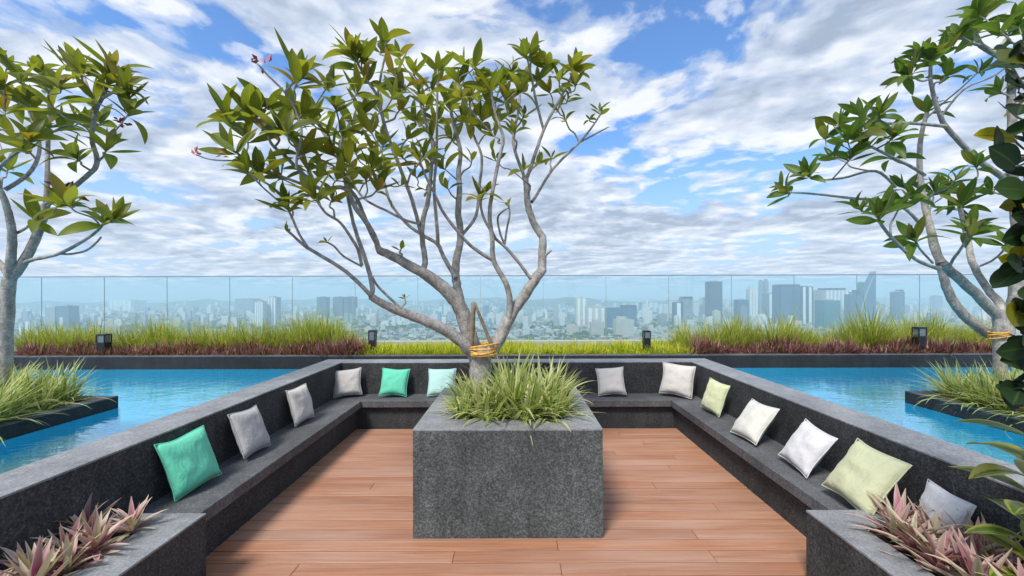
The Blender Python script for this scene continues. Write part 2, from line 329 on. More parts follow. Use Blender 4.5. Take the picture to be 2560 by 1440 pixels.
def tower(name, label, px0, px1, pytop, d, mat, crown=None, fins=0, depth=None, steps=None, spire=0, group=None):
    x0, x1 = (px0 - CX) / F * d, (px1 - CX) / F * d; top = HC - (pytop - CY) / F * d
    w = x1 - x0; dp = depth or max(w * 0.8, 16); cx, y0 = (x0 + x1) / 2, d
    t = empty(name, (cx, d + dp / 2, ZG)); tag(t, label, 'building', group)
    box('facade', x0, x1, y0, y0 + dp, ZG, top, mat, t)
    if crown == 'dark':
        box('crown', x0 + w * .04, x1 - w * .04, y0 - 0.6, y0 + dp * .9, top - 9, top + 3, M['f_dark'], t)
    elif crown == 'twin':
        for a, c in ((.12, .42), (.55, .88)): box('crown', x0 + w * a, x0 + w * c, y0 + 2, y0 + dp * .8, top, top + 11, M['f_dark'], t)
    else:
        box('plant_room', x0 + w * .3, x0 + w * .7, y0 + dp * .2, y0 + dp * .7, top, top + 6, M['f_roof'], t)
    for k in range(fins):
        fx = x0 + w * (k + 0.5) / fins; box('fin', fx - w * .22 / fins, fx + w * .22 / fins, y0 - 1.6, y0, ZG, top - 4, M['f_fin'], t)
    for (a, c, h) in (steps or []): box('setback', x0 + w * a, x0 + w * c, y0 + dp * .15, y0 + dp * .8, top + 0.1, top + h, mat, t)
    if spire: 
        bm = bmesh.new(); bmesh.ops.create_cone(bm, cap_ends=True, segments=8, radius1=w * .09, radius2=0.5, depth=spire, matrix=Matrix.Translation((cx, d + dp / 2, top + 6 + spire / 2)))
        link('spire', mesh_bm(bm, 'spire'), M['f_fin'], t)
    return t
T = tower
T('office_tower', 'plain dark slab tower standing alone left of the skyline cluster', 1774, 1806, 705, 2600, M['f_dark'])
T('spired_tower', 'slim grey tower with a thin spire, left of the twin in the skyline', 1900, 1909, 706, 3300, M['f_grey'], steps=[(.2, .8, 16)], spire=34)
T('spired_tower', 'slim grey tower with a thin spire, right of its twin in the skyline', 1912, 1922, 704, 3300, M['f_grey'], steps=[(.2, .8, 16)], spire=34)
T('office_tower', 'pale stepped tower just left of the twin spires', 1874, 1895, 724, 2500, M['f_white'], steps=[(.1, .6, 14)], fins=3)
T('office_tower', 'short dark blue block left of the pale stepped tower', 1845, 1872, 751, 2350, M['f_blue'])
T('office_tower', 'grey block with flat roof below the twin spires', 1919, 1952, 735, 2700, M['f_grey'], fins=2)
T('office_tower', 'wide blue glass tower with dark crown in the skyline cluster', 1953, 2001, 714, 2350, M['f_blue'], crown='dark', fins=0)
T('office_tower', 'white framed tower with dark recess beside the wide blue tower', 2003, 2033, 718, 2450, M['f_dark'], fins=2)
T('office_tower', 'white tower with two dark roof blocks right of the skyline middle', 2064, 2122, 727, 2400, M['f_white'], crown='twin', fins=6)
T('office_tower', 'teal glass block in front of the white two-crowned tower', 2060, 2101, 753, 2150, M['f_teal'])
T('office_tower', 'pale narrow block left of the white two-crowned tower', 2040, 2060, 738, 2700, M['f_white'])
T('office_tower', 'dark stepped tower beside the curved sail tower', 2126, 2152, 738, 2300, M['f_blue'], steps=[(.35, 1, 12), (.65, 1, 24)])
T('office_tower', 'narrow dark tower directly behind the curved sail tower', 2151, 2164, 708, 2900, M['f_dark'])
T('office_tower', 'lone dark tower with notched top right of the sail tower', 2240, 2262, 732, 2700, M['f_blue'], steps=[(.5, 1, 14)])
T('office_tower', 'two-tone tower half hidden by grass near bollard, dark upper box', 1706, 1732, 744, 2500, M['f_grey'], crown='dark')
T('office_tower', 'dark grey tower left of the two-tone tower', 1686, 1708, 757, 2400, M['f_dark'], fins=1)
T('office_tower', 'wide blue slab block, left one of a touching pair', 1519, 1555, 770, 2150, M['f_blue'])
T('office_tower', 'wide blue slab block, right one of a touching pair', 1556.5, 1592, 765, 2200, M['f_blue'], crown='dark')
T('apartment_tower', 'cream tower with penthouse behind the right tree limb', 1440, 1467, 745, 2400, M['f_cream'], fins=2)
T('apartment_tower', 'broad cream block right of the cream penthouse tower', 1468, 1515, 769, 2250, M['f_cream'], fins=3)
T('apartment_tower', 'cream low block with domed top just over the kerb, left one', 1478, 1510, 806, 1760, M['f_cream'], steps=[(.2, .8, 9)])
T('apartment_tower', 'cream low block just over the kerb, right one', 1540, 1585, 800, 1760, M['f_cream'], steps=[(.15, .6, 12)])
T('apartment_tower', 'dark square tower left of a near twin, left of the tree', 792, 816, 741, 3300, M['f_dark'])
T('apartment_tower', 'dark square tower, middle one of three left of the tree', 832, 856, 741, 3400, M['f_dark'])
T('apartment_tower', 'dark square tower, right one of three left of the tree', 860, 886, 741, 3400, M['f_dark'])
T('apartment_tower', 'white ribbed slab tower in the left half of the city', 636, 658, 752, 2300, M['f_white'], fins=4)
T('apartment_tower', 'tall white ribbed slab tower beside another in the left half', 661, 690, 741, 2350, M['f_white'], fins=4)
T('office_tower', 'wide grey slab far behind the white ribbed towers', 588, 632, 745, 4200, M['f_grey'])
T('apartment_tower', 'broad pale far block seen between two left glass joints', 272, 328, 748, 4800, M['f_white'], fins=5)
T('office_tower', 'blue grey block near the left hills', 140, 172, 762, 2300, M['f_blue'])
T('office_tower', 'grey block left of the blue grey block near the hills', 112, 137, 766, 2300, M['f_grey'])
T('apartment_tower', 'white slender block beside the left tree trunk, left one', 46, 56, 808, 1700, M['f_white'], fins=1)
T('apartment_tower', 'white slender block beside the left tree trunk, right one', 62, 74, 800, 1700, M['f_white'], fins=1)
T('office_tower', 'square far tower low on the right horizon', 2338, 2356, 742, 3400, M['f_grey'])
# curved sail tower
def sail_tower():
    d = 2430; t = empty('sail_tower', ((2170 - CX) / F * d, d + 16, ZG)); tag(t, 'tall tower with curved sail-shaped side, highest point of the skyline', 'building')
    prof = [(2141, 830), (2146, 800), (2154, 765), (2164, 732), (2176, 703), (2187, 682), (2190, 680), (2190, 830)]
    def slab(name, prof, y0, y1, mat):
        bm = bmesh.new(); z = lambda p: HC - (p[1] - CY) / F * d if p[1] < 825 else ZG
        A = [bm.verts.new(((p[0] - CX) / F * d, y0, z(p))) for p in prof]; B = [bm.verts.new(((p[0] - CX) / F * d, y1, z(p))) for p in prof]
        bm.faces.new(A); bm.faces.new(B[::-1]); n = len(prof)
        for i in range(n): bm.faces.new((A[i], B[i], B[(i + 1) % n], A[(i + 1) % n]))
        bmesh.ops.recalc_face_normals(bm, faces=bm.faces); link(name, mesh_bm(bm, name), mat, t)
    slab('facade', prof, d, d + 34, M['f_blue'])
    slab('curved_rib', [(2142, 830), (2147, 800), (2155, 765), (2165, 732), (2177, 704), (2186, 688), (2187, 690), (2180, 704), (2168, 732), (2158, 765), (2150, 800), (2145, 830)], d - 3, d - .5, M['f_sky'])
    bm = bmesh.new(); bmesh.ops.create_cone(bm, cap_ends=True, segments=6, radius1=1.6, radius2=.4, depth=26, matrix=Matrix.Translation(((2189 - CX) / F * d, d + 16, HC + 54 / F * d + 10)))
    link('mast', mesh_bm(bm, 'mast'), M['f_fin'], t)
sail_tower()
# the rest of the city: single blocks
kinds = [('f_white', 'small far white block in the hazy city beyond the glass', 'far white blocks of the city'), ('f_grey', 'small far grey block in the hazy city beyond the glass', 'far grey blocks of the city'),
         ('f_cream', 'small far cream block in the hazy city beyond the glass', 'far cream blocks of the city'), ('f_blue', 'small far blue glass block in the hazy city beyond the glass', 'far blue blocks of the city')]
def block_mesh(w, dp, h, st):
    bm = bmesh.new(); box_into(bm, -w / 2, w / 2, -dp / 2, dp / 2, 0, h)
    if st: box_into(bm, -w * .25, w * .2, -dp * .25, dp * .3, h, h + 5)
    return mesh_bm(bm, 'far_block')
nk = [0, 0, 0, 0]; taken = []
for i in range(1400):
    if sum(nk) >= 250: break
    px = random.uniform(20, 2470); d = 1750 * (1 / random.uniform(0.16, 1.0)) ** 0.95; core = i % 5 < 2
    if core: px = random.gauss(1960, 150); d = random.uniform(2250, 4200)
    pb = CY + F * (HC - ZG) / d
    k = random.choices((0, 1, 2, 3), (5, 3, 3, 1.3))[0]
    if nk[k] >= 90: continue
    w = random.uniform(18, 60); dp = random.uniform(16, 30); h = random.choice((10, 14, 20, 25, 32, 45, 60, 85)) * random.uniform(.8, 1.2)
    if core: h = random.uniform(45, 150); w = random.uniform(18, 42)
    if d < 2100: h = min(h, 42)
    x = (px - CX) / F * d
    if any(abs(x - a) < (w + b) * .6 and abs(d - c) < 60 for a, b, c in taken): continue
    if any(o.get('category') == 'building' and o.parent is None and o.type == 'EMPTY' and abs(o.location.x - x) < 75 and abs(o.location.y - d) < 90 for o in COL.objects): continue
    taken.append((x, w, d))
    o = link('far_building', block_mesh(w, dp, h, random.random() < .6), M[kinds[k][0]]); o.location = (x, d, ZG)
    tag(o, kinds[k][1], 'building', kinds[k][2]); nk[k] += 1
def boxes_stuff(name, n, dmin, dmax, hw, hh, mat, label, cat):
    u = rng.random(n); d = 1 / (1 / dmin + u * (1 / dmax - 1 / dmin)); px = rng.uniform(-60, 2640, n); x = (px - CX) / F * d
    w = rng.uniform(hw[0], hw[1], n); dp = rng.uniform(hw[0], hw[1], n) * .7; h = rng.uniform(hh[0], hh[1], n)
    q = np.array([(-1, -1, 0), (1, -1, 0), (1, 1, 0), (-1, 1, 0), (-1, -1, 1), (1, -1, 1), (1, 1, 1), (-1, 1, 1)], float)
    V = np.empty((n, 8, 3)); V[:, :, 0] = x[:, None] + q[None, :, 0] * w[:, None] / 2; V[:, :, 1] = d[:, None] + q[None, :, 1] * dp[:, None] / 2; V[:, :, 2] = ZG + q[None, :, 2] * h[:, None]
    f = np.array([(4, 5, 6, 7), (0, 1, 5, 4), (1, 2, 6, 5), (2, 3, 7, 6), (3, 0, 4, 7)])
    Fc = (f[None] + 8 * np.arange(n)[:, None, None]).reshape(-1, 4)
    me = bpy.data.meshes.new(name); me.from_pydata(V.reshape(-1, 3).tolist(), [], Fc.tolist())
    return tag(link(name, me, mat), label, cat, kind='stuff')
def island_mat(name, stops):
    m, nt, b = new_mat(name); r = N(nt, 'ShaderNodeNewGeometry').outputs['Random Per Island']
    L(nt, ramp(nt, r, stops, 'CONSTANT'), b.inputs['Base Color']); b.inputs['Roughness'].default_value = 0.85; return m
M['roofs'] = island_mat('low_roofs', [(0, (0.42, 0.42, 0.41)), (0.35, (0.32, 0.31, 0.29)), (0.55, (0.34, 0.19, 0.14)), (0.7, (0.5, 0.49, 0.46)), (0.9, (0.22, 0.25, 0.28))])
M['woods'] = island_mat('city_trees', [(0, (0.03, 0.06, 0.02)), (0.4, (0.045, 0.085, 0.03)), (0.75, (0.06, 0.10, 0.035))])
boxes_stuff('low_houses', 9000, 1500, 9000, (9, 26), (4, 13), M['roofs'], 'spread of tiny low roofs across the hazy city plain', 'houses')
M['midrise'] = island_mat('midrise_walls', [(0, (0.55, 0.55, 0.54)), (0.3, (0.30, 0.34, 0.38)), (0.5, (0.62, 0.6, 0.56)), (0.75, (0.2, 0.27, 0.33)), (0.9, (0.45, 0.42, 0.38))])
boxes_stuff('midrise_blocks', 650, 2300, 7500, (14, 40), (22, 75), M['midrise'], 'mass of small hazy mid-rise blocks filling the far city', 'buildings')
def woods():
    bm = bmesh.new(); bmesh.ops.create_icosphere(bm, subdivisions=1, radius=1); tv = np.array([v.co[:] for v in bm.verts]); tf = np.array([[v.index for v in f.verts] for f in bm.faces]); bm.free()
    n = 7000; u = rng.random(n); d = 1 / (1 / 1450 + u * (1 / 8000 - 1 / 1450)); px = rng.uniform(-60, 2640, n); x = (px - CX) / F * d
    keep = np.array([mnoise.noise((a / 420., b / 420., 5.0)) > -0.05 for a, b in zip(x, d)]); x, d = x[keep], d[keep]; n = len(x)
    r = rng.uniform(6, 17, n)
    V = tv[None] * (r[:, None, None] * rng.uniform(.75, 1.25, (n, len(tv), 1))) * np.array([1.2, 1.2, .7]); V[:, :, 0] += x[:, None]; V[:, :, 1] += d[:, None]; V[:, :, 2] += ZG + 4
    me = bpy.data.meshes.new('city_trees'); me.from_pydata(V.reshape(-1, 3).tolist(), [], (tf[None] + len(tv) * np.arange(n)[:, None, None]).reshape(-1, 3).tolist())
    tag(link('city_trees', me, M['woods']), 'dark green tree masses between the roofs of the city', 'trees', kind='stuff')
woods()
# the air over the city
hz = bpy.data.materials.new('haze_air'); hz.use_nodes = True; nt = hz.node_tree; nt.nodes.clear()
ho = N(nt, 'ShaderNodeOutputMaterial'); pv_ = N(nt, 'ShaderNodeVolumePrincipled'); pv_.inputs['Color'].default_value = (0.76, 0.90, 1.0, 1); pv_.inputs['Density'].default_value = 0.00019; pv_.inputs['Anisotropy'].default_value = 0.0
L(nt, pv_.outputs[0], ho.inputs['Volume'])
hb_ = box('haze', -28500, 28500, -4000, 30500, ZG - 5, 185, hz); tag(hb_, 'pale blue haze in the air over the city', 'haze', kind='stuff')

# ------------------------------------------------------------------ terrace, pool, bench
ts = box('terrace_slab', -10.5, 10.5, -3.0, 9.2, -3.0, -0.45, M['slab']); tag(ts, kind='structure')
sub = box('deck_base', -2.5, 2.5, -2.9, 6.0, -0.44, -0.035, M['black_metal']); tag(sub, kind='structure')  # black colour stands in for the shade in the gaps between planks
XW, XO, YB, YO, XS, YS, HS, HB = 2.57, 2.90, 6.22, 6.53, 2.12, 5.80, 0.385, 0.845
deck = empty('deck', (0, 0, 0)); tag(deck, kind='structure')
PIT = 0.138
rowj = {0: [0.30], -1: [-0.445, 1.38], -2: [-1.49, 0.298]}
plank_cache = {}
def plank(x0, x1, y0, y1):
    bm = bmesh.new(); box_into(bm, x0, x1, y0, y1, -0.028, 0.0)
    bmesh.ops.bevel(bm, geom=[e for e in bm.edges if all(v.co.z > -0.01 for v in e.verts)], offset=0.003, segments=1, affect='EDGES')
    me = mesh_bm(bm, 'plank'); o = link('plank', me, M['wood'], deck); o.location.z = random.uniform(-0.0012, 0.0012)
rr = random.Random(11)
for k in range(-41, 20):
    ya = 3.196 - PIT + k * PIT if k <= 0 else 3.196 + (k - 1) * PIT
    if k <= 0: ya = 3.196 + (k - 1) * PIT
    yb = ya + PIT - 0.0095
    if yb > 5.93: yb = 5.93
    if ya > 5.9: break
    js = rowj.get(k)
    if js is None:
        js = []; x = -2.24 + rr.uniform(0.6, 4.0)
        while x < 2.0: js.append(x); x += rr.uniform(2.6, 3.9)
    xs = [-2.245] + js + [2.245]
    for a, b_ in zip(xs[:-1], xs[1:]): plank(a + 0.0015, b_ - 0.0015, ya, yb)

Y0 = 0.75
bench = empty('stone_bench', (0, 6.2, 0)); tag(bench, 'dark granite U-shaped bench with backrest wall around the timber deck', 'bench')
G = 0.001
for s in (-1, 1):
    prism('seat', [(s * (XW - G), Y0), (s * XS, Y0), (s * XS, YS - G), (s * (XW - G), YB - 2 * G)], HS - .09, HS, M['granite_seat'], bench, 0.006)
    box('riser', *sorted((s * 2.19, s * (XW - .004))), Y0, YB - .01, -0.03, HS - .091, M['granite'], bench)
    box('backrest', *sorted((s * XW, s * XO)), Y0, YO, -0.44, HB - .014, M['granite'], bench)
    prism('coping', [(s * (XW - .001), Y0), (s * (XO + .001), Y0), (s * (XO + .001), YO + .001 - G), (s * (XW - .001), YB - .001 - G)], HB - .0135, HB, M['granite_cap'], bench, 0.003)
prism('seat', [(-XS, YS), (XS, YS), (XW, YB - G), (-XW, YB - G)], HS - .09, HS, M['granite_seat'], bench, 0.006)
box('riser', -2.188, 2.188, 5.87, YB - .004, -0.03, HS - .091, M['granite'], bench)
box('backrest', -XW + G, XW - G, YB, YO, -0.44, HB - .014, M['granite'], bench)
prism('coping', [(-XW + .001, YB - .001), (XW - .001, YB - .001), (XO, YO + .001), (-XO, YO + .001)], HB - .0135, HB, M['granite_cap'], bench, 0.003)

# pool
ZW, ZF, ZPL, YF = 0.55, 0.24, 0.684, 7.40
pool = empty('pool', (0, 6.9, ZF)); tag(pool, kind='structure')
sheet('pool_floor', [[(-10, -2.5), (-2.6, -2.5), (-2.6, 7.45), (-10, 7.45)], [(-2.6, 6.4), (2.6, 6.4), (2.6, 7.45), (-2.6, 7.45)], [(2.6, -2.5), (10, -2.5), (10, 7.45), (2.6, 7.45)]], ZF, M['pool_tile'], pool)
wt = sheet('water', [[(-10, -2.5), (-XO - .002, -2.5), (-XO - .002, YF - .002), (-10, YF - .002)], [(-XO - .002, YO + .002), (XO + .002, YO + .002), (XO + .002, YF - .002), (-XO - .002, YF - .002)], [(XO + .002, -2.5), (10, -2.5), (10, YF - .002), (XO + .002, YF - .002)]], ZW, M['water']); tag(wt, kind='structure')

for x0, x1, y0, y1 in ((-10, 10, YF - .012, YF - .003), (-4.597, -4.588, 1.2, 4.912), (-9, -4.598, 4.903, 4.912), (4.608, 4.617, 1.2, 5.052), (4.618, 9, 5.043, 5.052), (-XO - .014, -XO - .004, Y0, YO + .014), (XO + .004, XO + .014, Y0, YO + .014), (-XO - .003, XO + .003, YO + .004, YO + .014)):
    box('pool_wall', x0, x1, y0, y1, ZF - .02, ZW - .006, M['pool_tile'], pool)
# planters standing in the pool
def hollow_planter(name, label, x0, x1, y0, y1, z0, z1, rim, mat, capmat, soil_drop=0.05):
    t = empty(name, ((x0 + x1) / 2, (y0 + y1) / 2, z0)); tag(t, label, 'planter')
    ct = 0.014; ra, rb, rc, rd = rim if isinstance(rim, tuple) else (rim,) * 4
    for a in ((x0, x1, y0, y0 + rc), (x0, x1, y1 - rd, y1), (x0, x0 + ra, y0 + rc + G, y1 - rd - G), (x1 - rb, x1, y0 + rc + G, y1 - rd - G)):
        box('wall', *a, z0, z1 - ct, mat, t)
    e = 0.0015; o, i_ = [(x0 - e, y0 - e), (x1 + e, y0 - e), (x1 + e, y1 + e), (x0 - e, y1 + e)], [(x0 + ra, y0 + rc), (x1 - rb, y0 + rc), (x1 - rb, y1 - rd), (x0 + ra, y1 - rd)]
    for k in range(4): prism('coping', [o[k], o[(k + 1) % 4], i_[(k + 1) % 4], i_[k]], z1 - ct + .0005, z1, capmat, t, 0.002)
    box('soil', x0 + ra - .01, x1 - rb + .01, y0 + rc - .01, y1 - rd + .01, z1 - .25, z1 - soil_drop, M['soil'], t)
    return t
hollow_planter('pool_planter', 'low dark stone planter in the left pool around the left tree', -9.0, -4.60, 1.2, 4.90, -0.41, ZPL, 0.16, M['granite_far'], M['granite_seat'])
hollow_planter('pool_planter', 'low dark stone planter in the right pool around the right tree', 4.62, 9.0, 1.2, 5.04, -0.41, ZPL, 0.16, M['granite_far'], M['granite_seat'])
# centre planter
cpx0, cpx1, cpy0, cpy1, HP = (1031 - CX) / F * 3.205, (1506 - CX) / F * 3.205, 3.205, 4.62, 0.825
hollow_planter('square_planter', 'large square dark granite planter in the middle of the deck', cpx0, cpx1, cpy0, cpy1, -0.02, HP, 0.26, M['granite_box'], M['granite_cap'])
# front corner planters
HF = 0.452
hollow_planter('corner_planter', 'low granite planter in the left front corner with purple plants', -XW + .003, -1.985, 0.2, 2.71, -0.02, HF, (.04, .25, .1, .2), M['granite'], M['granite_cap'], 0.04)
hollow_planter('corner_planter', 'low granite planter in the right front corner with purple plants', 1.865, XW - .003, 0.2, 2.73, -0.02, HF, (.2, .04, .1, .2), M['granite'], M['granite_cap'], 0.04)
# far planting bed and glass
bed = empty('planting_bed', (0, YF, -.4)); tag(bed, 'long dark stone planting bed along the glass railing', 'planter')
box('wall', -10, 10, YF, YF + .16, -0.44, 0.757, M['granite_far'], bed)
box('coping', -10, 10, YF - .002, YF + .17, 0.7575, 0.77, M['granite_seat'], bed, 0.003)
box('soil', -10, 10, YF + .171, 8.72, 0.2, 0.72, M['soil'], bed)
kerb = box('kerb', -10.4, 10.4, 8.74, 8.98, -0.44, 0.875, M['kerb']); tag(kerb, kind='structure'); bevel(kerb, 0.01)
YG = 8.83; PW = 156.9 / F * YG
rail = empty('glass_railing', (0, YG, 0.875)); tag(rail, 'frameless tinted glass railing at the terrace edge', 'railing')
for k in range(-2, 17):
    x0 = (103 + 156.9 * k - CX) / F * YG; x1 = x0 + PW
    if x1 > 10.4: break
    box('glass_panel', x0 + .006, x1 - .006, YG, YG + .014, 0.86, 2.215, M['glass'], rail)
    box('joint', x0 - .004, x0 + .004, YG + .002, YG + .012, 0.905, 2.21, M['joint'], rail)
    box('top_edge', x0 + .006, x1 - .006, YG - .003, YG + .017, 2.2155, 2.232, M['steel'], rail)

# ------------------------------------------------------------------ bollard lights
def bollard(px, ptop, pbot, d, w, lens_frac, label):
    a, b_ = P(px, ptop, d), P(px, pbot, d); x, z1 = a.x, a.z; z0 = 0.70; h = z1 - b_.z
    t = empty('bollard_light', (x, d, z0)); tag(t, label, 'bollard light', 'bollard lights in the planting bed')
    zl = z1 - h * lens_frac
    box('post', x - w / 2, x + w / 2, d - w / 2, d + w / 2, z0, zl, M['black_metal'], t, 0.006)
    box('lens', x - w * .4, x + w * .4, d - w * .4, d + w * .4, zl + .0005, z1 - .02, M['lens'], t, 0.004)
    for sx in (-1, 1):
        for sy in (-1, 1): box('strut', x + sx * w * .46 - .007, x + sx * w * .46 + .007, d + sy * w * .46 - .007, d + sy * w * .46 + .007, zl + .0005, z1 - .02, M['black_metal'], t)
    box('cap', x - w / 2, x + w / 2, d - w / 2, d + w / 2, z1 - .0195, z1, M['black_metal'], t, 0.004)
bollard(260, 832, 866, 7.72, .15, .62, 'leftmost bollard light, short black with grey lens, among maroon plants')
bollard(931, 824, 878, 7.80, .12, .45, 'bollard light left of the central tree, where grass meets yellow plants')
bollard(1616, 827, 880, 7.80, .12, .35, 'bollard light right of the central tree, between yellow plants and grass')
bollard(2298, 820, 864, 7.74, .145, .5, 'rightmost bollard light, among maroon plants near the right tree')

# ------------------------------------------------------------------ cushions
def cushion_mesh(seed, size=1.0):
    r = random.Random(seed); n = 16; T_ = 0.165; vs = []; fs = []
    idx = {}
    for side in (1, -1):
        for i in range(n + 1):
            for j in range(n + 1):
                u, v = -1 + 2 * i / n, -1 + 2 * j / n
                if side == -1 and (i in (0, n) or j in (0, n)): idx[(side, i, j)] = idx[(1, i, j)]; continue
                x = u * (1 - .085 * (1 - v * v)) * .5; z = v * (1 - .085 * (1 - u * u)) * .5
                h = T_ * ((1 - u * u) * (1 - v * v)) ** 0.42
                sag = 0.05 * (v < 0) * (-v) * (1 - u * u) * (1 + .6 * math.sin(seed * 5))
                wob = 0.035 * mnoise.noise((u * 2.2 + seed, v * 2.2, side)) + 0.012 * mnoise.noise((u * 5 + seed, v * 5, side))
                y = -side * (h + (wob + sag) * min(1, h * 8))
                ed = 0.026 * mnoise.noise((u * 1.1 + seed * 3, v * 1.1, 9))
                idx[(side, i, j)] = len(vs); vs.append((x + ed, y, z + ed))
        for i in range(n):
            for j in range(n):
                q = [idx[(side, i, j)], idx[(side, i + 1, j)], idx[(side, i + 1, j + 1)], idx[(side, i, j + 1)]]
                fs.append(q if side == 1 else q[::-1])
    rim = [idx[(1, i, 0)] for i in range(n)] + [idx[(1, n, j)] for j in range(n)] + [idx[(1, i, n)] for i in range(n, 0, -1)] + [idx[(1, 0, j)] for j in range(n, 0, -1)]
    me = bpy.data.meshes.new('cushion'); me.from_pydata(vs, [], fs); me.shade_smooth()
    ring = [Vector(vs[i]) for i in rim]
    pm = tube_mesh([(ring + [ring[0]], [0.011] * (len(ring) + 1))], 6, 'piping'); return me, pm
def tube_mesh(lines, sides, name):
    V = []; Fc = []
    for pts, rad in lines:
        base = len(V); n = len(pts); up = Vector((0.13, 0.31, 0.94)).normalized(); prev = None
        for i in range(n):
            t = (pts[min(i + 1, n - 1)] - pts[max(i - 1, 0)])
            t = t.normalized() if t.length > 1e-9 else Vector((0, 0, 1))
            a = (prev if prev is not None else up); a = a - t * a.dot(t)
            if a.length < 1e-3: a = Vector((1, 0, 0)) - t * t.x
            a.normalize(); prev = a; b_ = t.cross(a)
            for k in range(sides):
                an = 2 * math.pi * k / sides; V.append(pts[i] + (a * math.cos(an) + b_ * math.sin(an)) * rad[i])
        for i in range(n - 1):
            for k in range(sides): Fc.append((base + i * sides + k, base + i * sides + (k + 1) % sides, base + (i + 1) * sides + (k + 1) % sides, base + (i + 1) * sides + k))
        V.append(pts[-1] + (pts[-1] - pts[-2]).normalized() * rad[-1] * .7); tip = len(V) - 1
        for k in range(sides): Fc.append((base + (n - 1) * sides + k, base + (n - 1) * sides + (k + 1) % sides, tip))
    me = bpy.data.meshes.new(name); me.from_pydata([v[:] for v in V], [], Fc); me.shade_smooth(); return me
FAB = {'mint': (0.13, 0.57, 0.385), 'grey': (0.40, 0.395, 0.40), 'light': (0.56, 0.53, 0.495), 'aqua': (0.44, 0.68, 0.63), 'lime': (0.55, 0.58, 0.36), 'cream': (0.60, 0.595, 0.53), 'white': (0.60, 0.595, 0.605), 'sage': (0.50, 0.515, 0.33)}
FM = {k: fabric('cushion_' + k, v) for k, v in FAB.items()}
CUSH = [
 ('mint', (-2.455, 3.19, 0.598), (-20.5, -1.9, 84), .435, 'mint green cushion nearest the camera on the left bench'),
 ('grey', (-2.440, 3.89, 0.600), (-22, 3.5, 92), .425, 'mid grey cushion on the left bench beside the mint one'),
 ('light', (-2.455, 4.83, 0.600), (-15, .5, 87.6), .42, 'pale warm grey cushion on the left bench nearest the back corner'),
 ('light', (-2.405, 6.04, 0.590), (-19, -4.4, 14), .395, 'pale grey cushion in the left end of the back bench'),
 ('mint', (-1.735, 6.05, 0.592), (-23, 4, 8), .405, 'mint green cushion on the back bench'),
 ('aqua', (-1.064, 6.06, 0.588), (-24, -.1, 2), .408, 'pale aqua cushion on the back bench beside the centre planter'),
 ('light', (1.350, 6.05, 0.598), (-23, -5, -10), .408, 'pale grey cushion on the back bench right of the centre planter'),
 ('light', (2.270, 5.975, 0.630), (-16, 3.2, -35.9), .465, 'larger grey cushion set diagonally in the right back corner'),
 ('lime', (2.410, 5.15, 0.592), (-18, 4.2, -80), .40, 'pale lime cushion at the far end of the right bench'),
 ('cream', (2.365, 4.225, 0.575), (-36, -.8, -85.6), .43, 'cream white cushion leaning back on the right bench'),
 ('white', (2.385, 3.49, 0.580), (-33, 7, -89), .405, 'bright white cushion beside the sage one on the right bench'),
 ('sage', (2.345, 2.865, 0.612), (-35, 4, -88), .44, 'large sage green cushion at the near end of the right bench'),
 ('white', (2.46, 2.45, 0.565), (-16, 4, -92), .30, 'white cushion half hidden behind purple plants at lower right')]
for i, (c, loc, rot, s, lab) in enumerate(CUSH):
    me, pm = cushion_mesh(i * 1.7 + .3)
    o = link('cushion', me, FM[c]); o.location = loc; tag(o, lab, 'cushion', 'cushions on the stone bench')
    rx, ry, rz = (math.radians(a) for a in rot)
    Rm = Matrix.Rotation(rz, 4, 'Z') @ Matrix.Rotation(rx, 4, 'X') @ Matrix.Rotation(ry, 4, 'Y')
    o.rotation_euler = Rm.to_euler(); s *= .965; o.scale = (s, s, s)
    pp = link('piping', pm, FM[c], o, world=False)

